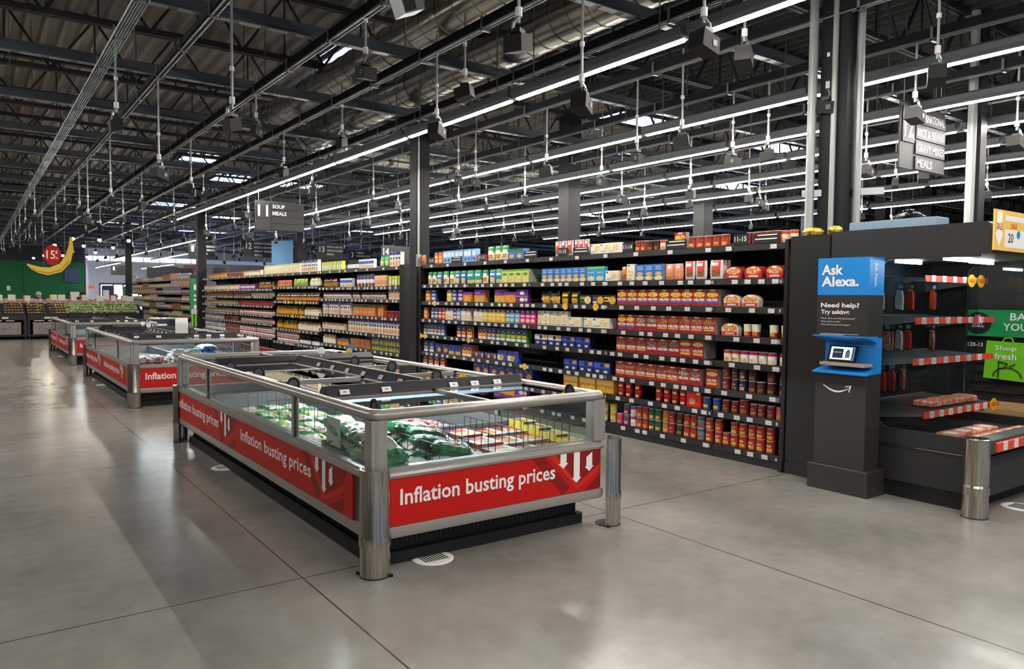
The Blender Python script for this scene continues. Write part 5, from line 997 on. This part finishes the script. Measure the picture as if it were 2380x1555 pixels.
# guard post at the case
cx, cy, r = 5.86, 2.38, .085
q = thing('corner_guard', 'brushed steel corner guard in front of the meat case', 'bumper post', (cx, cy, 0), 'stainless corner guards')
MB().lathe(cx, cy, [(r, .004), (r, .165), (r+.006, .18), (r+.006, .225), (r, .24), (r, .57), (r-.01, .575), (r-.012, .5)], 24, 'stainless').build('steel_sleeve', q, True); MB().lathe(cx, cy, [(r+.004, 0), (r+.004, .006)], 20, 'void').build('foot_ring', q)
# sale board, blue box and bag on the canopy
t = thing('sale_sign', 'yellow sale board with white arrow at the meat case canopy', 'sign', (6.15, 2.345, 1.93)); y = 2.35
MB().box(5.9, y-.012, 1.925, 6.5, y, 2.215, col('efc45a')).build('board', t)
b = MB().poly([(5.93, y-.013, 2.2), (6.02, y-.013, 2.2), (6.02, y-.013, 2.05), (6.045, y-.013, 2.05), (5.975, y-.013, 1.95), (5.905, y-.013, 2.05), (5.93, y-.013, 2.05)], 'white'); b.build('arrow', t)
MB().text('SALE', (5.975, y-.0145, 2.07), (1, 0, 0), (0, 0, 1), 'red', w=.095, h=.05, align='c').build('lettering', t)
b = MB().box(6.07, y-.014, 1.95, 6.45, y-.0125, 2.08, 'paper').box(6.07, y-.014, 2.14, 6.45, y-.0125, 2.18, 'paper').text('20', (6.12, y-.0155, 1.985), (1, 0, 0), (0, 0, 1), 'navy', h=.07).text('SALE', (6.17, y-.0155, 2.092), (1, 0, 0), (0, 0, 1), 'orange_red', h=.035); b.prism([(6.3+.03*math.cos(k*PI/8), y-.0145, 2.05+.03*math.sin(k*PI/8)) for k in range(16)], (0, -.001, 0), 'blue'); b.build('price_card', t)
t = thing('junction_trunk', 'long pale blue metal box lying on the meat case canopy', 'box', (6.1, 3.05, 2.136)); mat('paleblue', '7f98aa', .5); MB().bbox(5.99, 2.78, 2.136, 6.2, 3.48, 2.205, 'paleblue', .004).build('body', t)
b = MB(); vs = []; rg = random.Random(5)
for j in range(5):
    for i in range(12): a = 2*PI*i/12; rr = (.13, .14, .11, .06, .0)[j]*(1+.25*(rg.random()-.5)); vs.append((6.12+rr*math.cos(a)*.6, 3.05+rr*math.sin(a), 2.207+.018*j*(1+.4*rg.random())))
b.add(vs, [(j*12+i, j*12+(i+1) % 12, (j+1)*12+(i+1) % 12, (j+1)*12+i) for j in range(4) for i in range(12)], 'clearwrap'); tag(b.build('plastic_bag'), 'crumpled clear plastic bag lying on the pale blue box', 'plastic bag')
# ---------------------------------------------------------------- slatted end display beyond the case
t = thing('slat_wall_display', 'black slatted end display with green bagging banner, seen through the meat case', 'display', (8.7, 2.9, 0))
b = MB().box(8.62, 1.2, 0, 8.75, 3.9, 2.05, 'void'); b.build('back_board', t)
for k in range(14): MB().box(8.6, 1.2, .12+k*.1, 8.62, 3.62, .145+k*.1, 'steel_dark').build('slat', t)
MB().box(8.59, 3.66, .05, 8.62, 3.72, 2.0, 'steel_dark').build('upright', t)
bn = MB().box(8.57, 1.5, 1.2, 8.58, 3.72, 1.475, 'green').build('banner', t)
b = MB().prism([(8.569, 3.52+.13*math.cos(2*PI*k/24), 1.335+.115*math.sin(2*PI*k/24)) for k in range(24)], (-.001, 0, 0), 'black')
for s, z, h in (('JUST', 1.395, .026), ('WALK', 1.36, .03), ('OUT', 1.318, .036), ('SHOPPING', 1.292, .018)): b.text(s, (8.567, 3.52, z), (0, -1, 0), (0, 0, 1), 'white', h=h, align='c')
b.build('round_logo', bn)
MB().text('BAG AS', (8.568, 3.22, 1.37), (0, -1, 0), (0, 0, 1), 'white', h=.075, w=.4).text('YOU SHOP', (8.568, 3.28, 1.265), (0, -1, 0), (0, 0, 1), 'white', h=.075, w=.52).build('lettering', bn)
MB().text('12B-13', (8.595, 3.62, 1.09), (0, -1, 0), (0, 0, 1), 'white', h=.04).build('bay_number', t)
q = thing('shopping_bag', 'lime green shopping bag hanging on the slatted display', 'bag', (8.55, 3.2, .77)); b = MB(); b.prism([(8.545, 3.44, .77), (8.545, 2.95, .75), (8.55, 2.93, 1.14), (8.55, 3.42, 1.155)], (.045, 0, 0), 'lime'); b.build('body', q)
MB().path([(8.57, 3.28, 1.15), (8.575, 3.26, 1.19), (8.575, 3.2, 1.19), (8.57, 3.18, 1.15)], .008, 5, 'lime').build('handle', q)
MB().text('Shop', (8.543, 3.34, 1.05), (0, -1, 0), (0, 0, 1), 'white', h=.06, w=.2).text('fresh', (8.543, 3.34, .97), (0, -1, 0), (0, 0, 1), 'white', h=.065, w=.2).build('lettering', q)
b = MB().path([(8.542, 3.22-.13*math.cos(k*PI/10), .79+.1*math.sin(k*PI/10)) for k in range(11)], .006, 4, 'forest' if 'forest' in M else 'txt_dark'); b.path([(8.542, 3.3, .77), (8.542, 3.3, .95), (8.542, 3.22, .93), (8.542, 3.25, .88), (8.542, 3.3, .88)], .006, 4, 'txt_dark').path([(8.542, 3.2, .9), (8.542, 3.15, .93)], .006, 4, 'txt_dark'); b.build('fruit_drawing', q)
q = thing('cardboard_box', 'open brown cardboard box full of paper bags below the green bag', 'box', (8.4, 3.2, .0)); mat('kraft', '9a7048', .8); mat('kraft2', 'b58a5c', .8)
b = MB(); b.box(8.22, 2.8, .0, 8.55, 3.4, .02, 'kraft')
for a in ((8.22, 2.8, 8.23, 3.4), (8.54, 2.8, 8.55, 3.4), (8.22, 2.8, 8.55, 2.81), (8.22, 3.39, 8.55, 3.4)): b.box(a[0], a[1], .0, a[2], a[3], .46, 'kraft')
b.build('carton', q); MB().prism([(8.22, 3.4, .46), (8.55, 3.4, .46), (8.55, 3.5, .54), (8.22, 3.5, .54)], (0, .004, 0), 'kraft').build('flap', q); MB().text('fresh', (8.215, 3.32, .36), (0, -1, 0), (0, 0, 1), 'txt_dark', h=.07, w=.3).build('lettering', q)
for k in range(5): tag(MB().prism([(8.27+k*.004, 2.93, .02), (8.27+k*.004, 3.28, .02), (8.25+k*.01, 3.28, .5+k*.015), (8.25+k*.01, 2.95, .51+k*.012)], (.03, 0, 0), 'kraft2').build('paper_bag') if False else MB().box(8.25+k*.05, 2.92, .03, 8.285+k*.05, 3.3, .5+k*.012, 'kraft2').build('paper_bag'), 'folded brown paper bag in the cardboard box, %s from its front' % nth(k+1), 'paper bag', 'paper bags in the cardboard box')
# ---------------------------------------------------------------- aisle signs
def aisle(x, y, z, num, lines, label, w=1.0, h=.58):
    t = thing('aisle_sign', label, 'aisle sign', (x, y, z), 'hanging aisle signs'); x0 = x-w/2
    MB().box(x0, y-.01, z, x0+w, y+.01, z+h, 'mesh_plate').build('mesh_panel', t)
    num = num.strip(); p = MB().box(x0+.03, y-.025, z+h*.4, x0+w*.29, y-.01, z+h*.93, 'black').build('number_plate', t)
    MB().text(num, (x0+.03+(w*.29-.03)/2, y-.027, z+h*.47), (1, 0, 0), (0, 0, 1), 'white', h=h*.38, w=w*(.2 if len(num) > 1 else .1), align='c').build('lettering', p)
    for k in range(4):
        zz = z+h*(.72-.235*k); q = MB().box(x0+w*.32, y-.025, zz, x0+w, y-.01, zz+h*.2, 'black').build('text_plank', t)
        if k < len(lines) and lines[k]: MB().text(lines[k], (x0+w*.35, y-.027, zz+h*.04), (1, 0, 0), (0, 0, 1), 'white', h=h*.125, maxw=w*.62).build('lettering', q)
    for dx in (.08, w-.08): MB().tube((x0+dx, y, z+h), (x0+dx, y, ZD+.072), .005, 4, 'galv').build('drop_rod', t)
aisle(5.1, 15.1, 2.86, '11', ['SOUP', 'MEALS'], 'aisle sign eleven listing soup and meals above the freezer aisle')
aisle(8.35, 27.0, 2.92, '12', ['INTERNATIONAL', 'RICE & BEANS', 'GRAVY MIXES', 'MEALS'], 'distant aisle sign twelve above the long shelving'); aisle(11.0, 26.9, 2.92, '13', ['PASTA & SAUCES', 'CANNED FRUIT & VEGETABLES', 'MEALS'], 'aisle sign thirteen in the distance'); aisle(11.2, 22.0, 2.62, '14', ['', 'BAKING'], 'aisle sign fourteen partly behind the first column')
aisle(13.4, 29.6, 2.92, '3', ['CEREAL', 'PANCAKES & SYRUP'], 'small distant aisle sign three'); aisle(6.9, 29.5, 2.86, '', ['SALAD DRESSINGS', 'CONDIMENTS', 'SAUCES'], 'distant sign listing salad dressings condiments and sauces') if False else None
aisle(7.3, 30.6, 2.95, ' 1' if False else '1', ['SALAD DRESSINGS', 'CONDIMENTS', 'SAUCES'], 'distant aisle sign listing dressings, condiments and sauces'); aisle(10.6, 30.4, 2.88, '2', ['BREAD', 'COFFEE', 'TEA'], 'distant aisle sign listing bread, coffee and tea')
aisle(8.75, 4.25, 3.02, '12', ['INTERNATIONAL', 'RICE & BEANS', 'GRAVY MIXES', 'MEALS'], 'near aisle sign twelve beyond the meat case', 1.0, .72)
aisle(7.3, 50, 2.7, '1', ['', '', ''], 'far aisle sign one before the white wall'); aisle(10.1, 50.5, 2.72, '2', ['', '', ''], 'far aisle sign two before the white wall')
t = thing('hanging_banner', 'tall pale blue hanging banner in the distance beside a dark screen', 'banner', (9.1, 26, 2.7)); mat('skyblue', '7fb8e8', .5); MB().prism([(8.5, 26, 2.65), (9.25, 26, 2.6), (9.25, 26, 3.5), (8.5, 26, 3.45)], (0, .02, 0), 'skyblue').build('cloth', t); MB().box(9.35, 26, 2.6, 9.75, 26.1, 3.5, 'void').build('dark_screen', t)
for x in (8.6, 9.15, 9.5): MB().tube((x, 26.01, 3.44), (x, 26.01, ZD+.072), .005, 4, 'galv').build('drop_rod', t)
# ---------------------------------------------------------------- produce area
PY = 30.1
def bin_unit(x, label):
    t = thing('produce_bin', label, 'produce bin', (x+.6, PY+.5, 0), 'produce bins'); w = 1.2
    for dx in (.05, w-.05):
        for dy in (.06, .9): MB().box(x+dx-.04, PY+dy-.04, .1, x+dx+.04, PY+dy+.04, .7, 'char').build('leg_post', t); MB().lathe(x+dx, PY+dy, [(.035, 0), (.035, .1)], 8, 'black').build('caster', t)
    MB().box(x+.02, PY, .66, x+w-.02, PY+1.0, .83, 'char').box(x+.02, PY, .1, x+w-.02, PY+.06, .16, 'char').build('frame', t)
    p = MB().box(x+.17, PY-.01, .17, x+w-.17, PY+.02, .58, 'woodgrain').build('wood_panel', t); b = MB(); smile(b, lambda a, c: (x+w/2-.13+a, PY-.013, .4+c), .26, 'txt_dark'); b.build('smile_logo', p)
    MB().box(x+.2, PY-.005, .62, x+.5, PY+.01, .645, 'label').box(x+.6, PY-.005, .62, x+.85, PY+.01, .645, 'label').build('bar_light', t)
    b = MB(); b.prism([(x+.02, PY, .83), (x+.02, PY+1.0, 1.18), (x+.02, PY+1.0, .83)], (w-.04, 0, 0), 'void')
    for k in range(4): y = PY+.02+k*.24; b.box(x+.02, y, .83+k*.085, x+w-.02, y+.015, .9+k*.085, 'black')
    b.build('tiered_rack', t); MB().box(x+.5, PY-.012, .7, x+.68, PY, .76, 'label').build('price_holder', t)
for k in range(7): bin_unit(-3.25+k*1.2, 'black produce bin with grey wood panel, %s from the wall side' % nth(k+1))
noisy('potato', ['6a4a1c', 'b8842c', 'e0b858'], 18, .6); noisy('citrus', ['b87a1c', 'e0b030', 'ecd070'], 14, .5); noisy('leafy', ['34541e', '9ab85a', 'f0f2d6'], 26, .6); noisy('clam', ['8a5a58', 'cfa8a6', 'e8dada'], 20, .4)
FR = [MB().ell((0, 0, .04), (.05, .045, .042), 'potato', 7, 4).data('fruit', smooth=True), MB().ell((0, 0, .04), (.048, .048, .046), 'citrus', 7, 4).data('fruit', smooth=True), MB().ell((0, 0, .035), (.085, .03, .03), 'citrus', 7, 4).data('fruit', smooth=True)]
LF = []
for s in range(3):
    rg = random.Random(20+s); b = MB()
    for k in range(7): a = rg.random()*6.28; b.ell((.03*math.cos(a), .03*math.sin(a), .05+.03*rg.random()), (.025, .07, .02), 'leafy', 6, 3, a)
    b.ell((0, -.03, .035), (.035, .06, .03), 'cream', 6, 3); LF.append(b.data('leaves', smooth=True))
PB = MB().bbox(-.06, -.05, 0, .06, .05, .07, 'clam', .01).data('box')
rg = random.Random(4); k1 = k2 = k3 = 0
for c in range(58):
    x = -.35+c*.092+.03
    if x > 4.95: break
    for r in range(4):
        y = PY+.12+r*.22+rg.uniform(-.03, .03); z = .85+r*.085
        if x < 2.75:
            if c % 7 == 6: continue
            k1 += 1; tag(inst('produce_item', FR[0 if x < 1.8 else 1 + (c//5) % 2], (x, y, z), rg.random()*3), 'yellow brown fruit or root on the produce bins, %s counting columns from the wall side' % nth(k1), 'produce', 'fruit and roots on the bins')
        else:
            k2 += 1; tag(inst('leafy_bunch', LF[c % 3], (x, y, z), rg.random()*6, None, (1.35,)*3), 'pale green leafy bunch on the produce bins, %s counting from the fruit' % nth(k2), 'greens', 'leafy bunches on the bins')
for c in range(42):
    for r in range(2):
        x = -.35+c*.125; k3 += 1
        tag(inst('produce_pack', PB, (x, PY+1.15+r*.16, 1.2+r*.07+.02*(c % 2)), 0, None, (1, 1, .9+.5*rg.random())), 'pink and white produce pack behind the bins, %s from the wall side' % nth(k3), 'produce pack', 'packs behind the produce bins')
t = thing('produce_bin', 'rear black produce stand carrying the pink and white packs', 'produce bin', (1.5, PY+1.3, 0)); MB().prism([(-3.3, PY+1.02, 0), (-3.3, PY+1.02, 1.19), (-3.3, PY+1.6, 1.27), (-3.3, PY+1.6, 0)], (8.4, 0, 0), 'void').build('stand', t)
for k, (u0, z) in enumerate(((-.3+1.45, 1.4), (1.52, 1.41), (1.95, 1.38), (2.75, 1.42), (3.0, 1.42), (3.35, 1.41), (3.72, 1.42), (4.2, 1.39), (4.62, 1.41), (5.0, 1.41), (5.2, 1.38), (.7, 1.4))):
    x = u0-.35; t = thing('price_card', 'cream price card on a stem over the produce, %s from the wall side' % nth(k+1), 'price card', (x, PY+.95, 1.15), 'produce price cards')
    y = PY+.98-(k % 3)*.02; MB().tube((x, y+.004, 1.1), (x, y+.004, z-.09), .006, 4, 'black').build('stem', t); MB().box(x-.11, y-.005, z-.1, x+.11, y+.003, z+.1, 'cream').box(x-.11, y-.007, z-.1, x-.06, y-.005, z+.1, ('yellow', 'cream', 'orange_red')[k % 3]).box(x-.03, y-.007, z+.02, x+.09, y-.005, z+.06, 'label').build('card', t)
# banana sign
t = thing('banana_sign', 'big hanging yellow banana sign with a red price disc', 'sign', (1.95, 26, 2.2)); y = 26; Z = lambda v: 1.55+(682-v)*.01555; X = lambda u: 1.36+(u-62)*.01094
out = [(63, 628), (66, 625), (78, 629), (95, 632), (115, 632), (138, 624), (152, 607), (160, 588), (163, 573), (168, 572), (168, 584), (171, 596), (168, 612), (158, 627), (145, 638), (128, 645), (108, 647), (88, 643), (74, 636)]
b = MB(); c0 = (115, 634); nn = len(out)
pts = [(X(u), y, Z(v)) for u, v in out]
for i in range(nn):
    pass
mat('banana', 'e8c63a', .5); mat('banana_dk', 'b8902a', .5)
def strip(top, bot, m, yy, th):
    b = MB()
    for i in range(len(top)-1): b.prism([(X(top[i][0]), yy, Z(top[i][1])), (X(bot[i][0]), yy, Z(bot[i][1])), (X(bot[i+1][0]), yy, Z(bot[i+1][1])), (X(top[i+1][0]), yy, Z(top[i+1][1]))], (0, th, 0), m)
    return b
tp = [(63, 626), (78, 629), (95, 632), (115, 632), (138, 624), (152, 607), (160, 588), (163, 573)]; bt = [(63, 629), (74, 637), (88, 643), (110, 647), (142, 640), (163, 622), (171, 597), (168, 573)]
strip([(u-1, v-1.5) for u, v in tp], [(u+1.5, v+1.5) for u, v in bt], 'txt_dark', y+.02, .02).build('backing', t); strip(tp, bt, 'banana', y, .02).build('fruit_shape', t)
md = [((a[0]*.35+c[0]*.65), (a[1]*.35+c[1]*.65)) for a, c in zip(tp, bt)]; strip(md[1:6], [((a[0]*.15+c[0]*.85), (a[1]*.15+c[1]*.85)) for a, c in zip(tp, bt)][1:6], 'banana_dk', y-.003, .002).build('shade_stripe', t)
d = MB().prism([(X(121)+.22*math.cos(2*PI*k/24), y-.02, Z(608)+.29*math.sin(2*PI*k/24)) for k in range(24)], (0, .015, 0), 'red').build('price_disc', t)
MB().text('15', (X(107), y-.022, Z(616)), (1, 0, 0), (0, 0, 1), 'white', h=.25, w=.22).text('¢', (X(128), y-.022, Z(607)), (1, 0, 0), (0, 0, 1), 'white', h=.13, w=.06).text('EA', (X(128), y-.022, Z(616)), (1, 0, 0), (0, 0, 1), 'white', h=.07, w=.06).build('lettering', d)
for u in (100, 150): MB().tube((X(u), y+.01, Z(606 if u > 120 else 633)), (X(u), y+.01, ZD+.072), .005, 4, 'galv').build('drop_rod', t)
# wall fittings far away
tag(MB().box(5.3, 59.9, 2.35, 6.2, 59.98, 3.3, 'screen_dk').build('wall_screen'), 'dark blue screen on the green wall behind the banana', 'screen'); tag(MB().box(2.0, 59.95, 1.75, 2.2, 59.99, 2.05, 'label').build('wall_notice'), 'small pale notice on the green wall', 'notice')
t = thing('framed_poster', 'small framed black and white poster behind the produce', 'poster', (5.9, 59.9, 1.2)); MB().box(5.55, 59.9, 1.1, 6.25, 59.96, 1.75, 'black').build('frame', t); MB().box(5.62, 59.89, 1.35, 6.18, 59.9, 1.7, 'paper').build('sheet', t)
tag(MB().box(6.745, 62, 1.95, 7.3, 62.08, 2.15, 'orange_red').build('exit_sign'), 'small red exit sign beside the green wall', 'sign')
mat('far_pink', 'dba39c', .6)
for k, (x, z, m) in enumerate(((15.6, 3.55, 'far_pink'), (15.6, 2.75, 'paper'))): tag(MB().box(x, 71.9, z, x+1.6, 71.95, z+.7, m).build('wall_poster'), ('red and white poster', 'white poster with dark drawing')[k]+' high on the white wall', 'poster')
t = thing('end_header', 'dark header board over the farthest shelving', 'panel', (6.9, 36, 2.1)); MB().box(6.3, 36, 2.12, 8.2, 36.04, 2.75, 'char').build('board', t)
# potato chip end display and scanner stand by the second column
t = thing('dump_bin', 'black snack display box with red speckled side and bags on top', 'display', (4.75, 24.6, 0)); MB().box(4.35, 24.4, 0, 5.05, 24.9, .78, 'navy').build('carton', t); MB().box(5.05, 24.38, 0, 5.25, 24.9, .85, 'bag_red').build('side_panel', t); b = MB().box(4.42, 24.39, .62, 4.8, 24.4, .68, 'white').box(4.42, 24.39, .52, 4.7, 24.4, .57, 'white'); b.build('lettering', t)
for k in range(5): bag(BW, 4.45+k*.13, 24.65, .785, .3*k, .0, 0, 'pale snack bag on the speckled display box, %s of five' % nth(k+1), 'snack bags')
t = thing('scanner_stand', 'slim black stand with a white scanner by the second column', 'stand', (5.3, 23.2, 0)); MB().lathe(5.3, 23.2, [(.16, 0), (.16, .02), (.03, .03)], 14, 'black').build('base', t); MB().tube((5.3, 23.2, .03), (5.3, 23.2, 1.0), .018, 8, 'black').build('pole', t); MB().bbox(5.23, 23.14, 1.0, 5.37, 23.24, 1.14, 'paper', .01).build('scanner', t)
# ---------------------------------------------------------------- people beyond the produce
def person(x, y, face, top, hair, label, bend=0.0, trousers='cloth_dk', hh=1.68):
    s = hh/1.7; fx, fy = math.cos(face), math.sin(face); lx, ly = -fy, fx
    def P(f, l, z): return (x+(f*fx+l*lx)*s, y+(f*fy+l*ly)*s, z*s)
    B = bend
    V = {'pel': (P(0, 0, .93), .13), 'waist': (P(B*.3, 0, 1.08), .125), 'chest': (P(B*.7, 0, 1.28-B*.1), .15), 'neck': (P(B, 0, 1.46-B*.2), .055), 'skull': (P(B+.02, 0, 1.6-B*.25), .09), 'crown': (P(B+.02, 0, 1.68-B*.25), .06)}
    E = [('pel', 'waist'), ('waist', 'chest'), ('chest', 'neck'), ('neck', 'skull'), ('skull', 'crown')]
    for n, q in (('l', 1), ('r', -1)):
        V.update({'sh'+n: (P(B*.85, q*.17, 1.4-B*.15), .06), 'el'+n: (P(B+.05, q*.23, 1.14-B*.1), .045), 'wr'+n: (P(B+.24, q*.2, 1.02-B*.05), .035), 'hd'+n: (P(B+.32, q*.19, 1.01-B*.05), .03), 'hp'+n: (P(0, q*.09, .88), .09), 'kn'+n: (P(.03, q*.1, .5), .06), 'an'+n: (P(-.01, q*.1, .09), .045), 'to'+n: (P(.14, q*.11, .04), .04)})
        E += [('chest', 'sh'+n), ('sh'+n, 'el'+n), ('el'+n, 'wr'+n), ('wr'+n, 'hd'+n), ('pel', 'hp'+n), ('hp'+n, 'kn'+n), ('kn'+n, 'an'+n), ('an'+n, 'to'+n)]
        for k in range(4): V['f%d%s' % (k, n)] = (P(B+.39, q*(.17+.018*k), 1.0-B*.05-.01*k), .009); E.append(('hd'+n, 'f%d%s' % (k, n)))
        V['th'+n] = (P(B+.35, q*.15, 1.03-B*.05), .009); E.append(('hd'+n, 'th'+n))
    ks = list(V); me = bpy.data.meshes.new('person'); me.from_pydata([V[k][0] for k in ks], [(ks.index(a), ks.index(c)) for a, c in E], [])
    o = bpy.data.objects.new('person', me); C.objects.link(o); WL[o] = (0, 0, 0); m = o.modifiers.new('skin', 'SKIN'); me.materials.append(M['skin'])
    me.attributes.new('dummy', 'FLOAT', 'POINT')
    if not me.skin_vertices: bpy.context.view_layer.objects.active = o
    lay = me.skin_vertices[0] if me.skin_vertices else None
    if lay:
        for i, k in enumerate(ks): lay.data[i].radius = (V[k][1]*s,)*2; lay.data[i].use_root = (k == 'pel')
    o.modifiers.new('sub', 'SUBSURF').levels = 1; o.modifiers['sub'].render_levels = 2
    tag(o, label, 'person')
    def tubeclothes(name, segs, mm):
        b = MB()
        for a, c, ra, rc in segs: b.tube(V[a][0], V[c][0], ra*s, 12, mm, rc*s); b.ell(V[c][0], (rc*s,)*3, mm, 10, 6)
        b.build(name, o, True)
    tubeclothes('shirt', [('pel', 'waist', .165, .165), ('waist', 'chest', .165, .185), ('chest', 'neck', .18, .07)]+[q for n in 'lr' for q in (('chest', 'sh'+n, .1, .085), ('sh'+n, 'el'+n, .08, .06), ('el'+n, 'wr'+n, .058, .045))], top)
    tubeclothes('trousers', [q for n in 'lr' for q in (('pel', 'hp'+n, .14, .11), ('hp'+n, 'kn'+n, .11, .08), ('kn'+n, 'an'+n, .08, .06))], trousers)
    c = V['skull'][0]; b = MB().ell((c[0]-fx*.02*s, c[1]-fy*.02*s, c[2]+.035*s), (.105*s, .105*s, .105*s), hair, 12, 8); b.build('hair', o, True)
    b = MB()
    for q in (1, -1): b.ell((c[0]+(fx*.095+lx*.035*q)*s, c[1]+(fy*.095+ly*.035*q)*s, c[2]+.0), (.012, .012, .01), 'txt_dark', 6, 4)
    b.ell((c[0]+fx*.11*s, c[1]+fy*.11*s, c[2]-.03*s), (.016, .016, .022), 'skin', 6, 4); b.build('face', o, True)
person(4.68, 33.0, 1.6, 'purple', 'hair_dk', 'person in a purple top bending away behind the leafy greens', .3, 'cloth_dk', 1.6)
person(3.62, 33.6, 2.6, 'cloth_dk', 'hair_dk', 'person in dark clothes standing behind the produce by the column', .05, 'denim', 1.62)
person(2.15, 34.5, 1.2, 'cloth_dk', 'hair_grey', 'person with pale grey hair behind the price cards', .1, 'denim', 1.62)

noisy('bag_yellow', ['8a7a20', 'e0c030', 'f0e088'], 16, .3, 0, 3, bump=.9, bscale=24); YBAG = bag_mesh('bag', .2, .26, .09, 'bag_yellow', 'bag_yellow', 31)
for k, (x, y) in enumerate(((6.25, 3.93), (6.25, 3.72))):
    o = tag(inst('snack_bag', YBAG, (6.18, y, 2.135), (0, 0, 1.2+k)), 'crumpled yellow bag lying above the black end panel, %s from the shelving' % nth(k+1), 'bag', 'bags above the end panel'); o.scale = (.6, .6, .8)
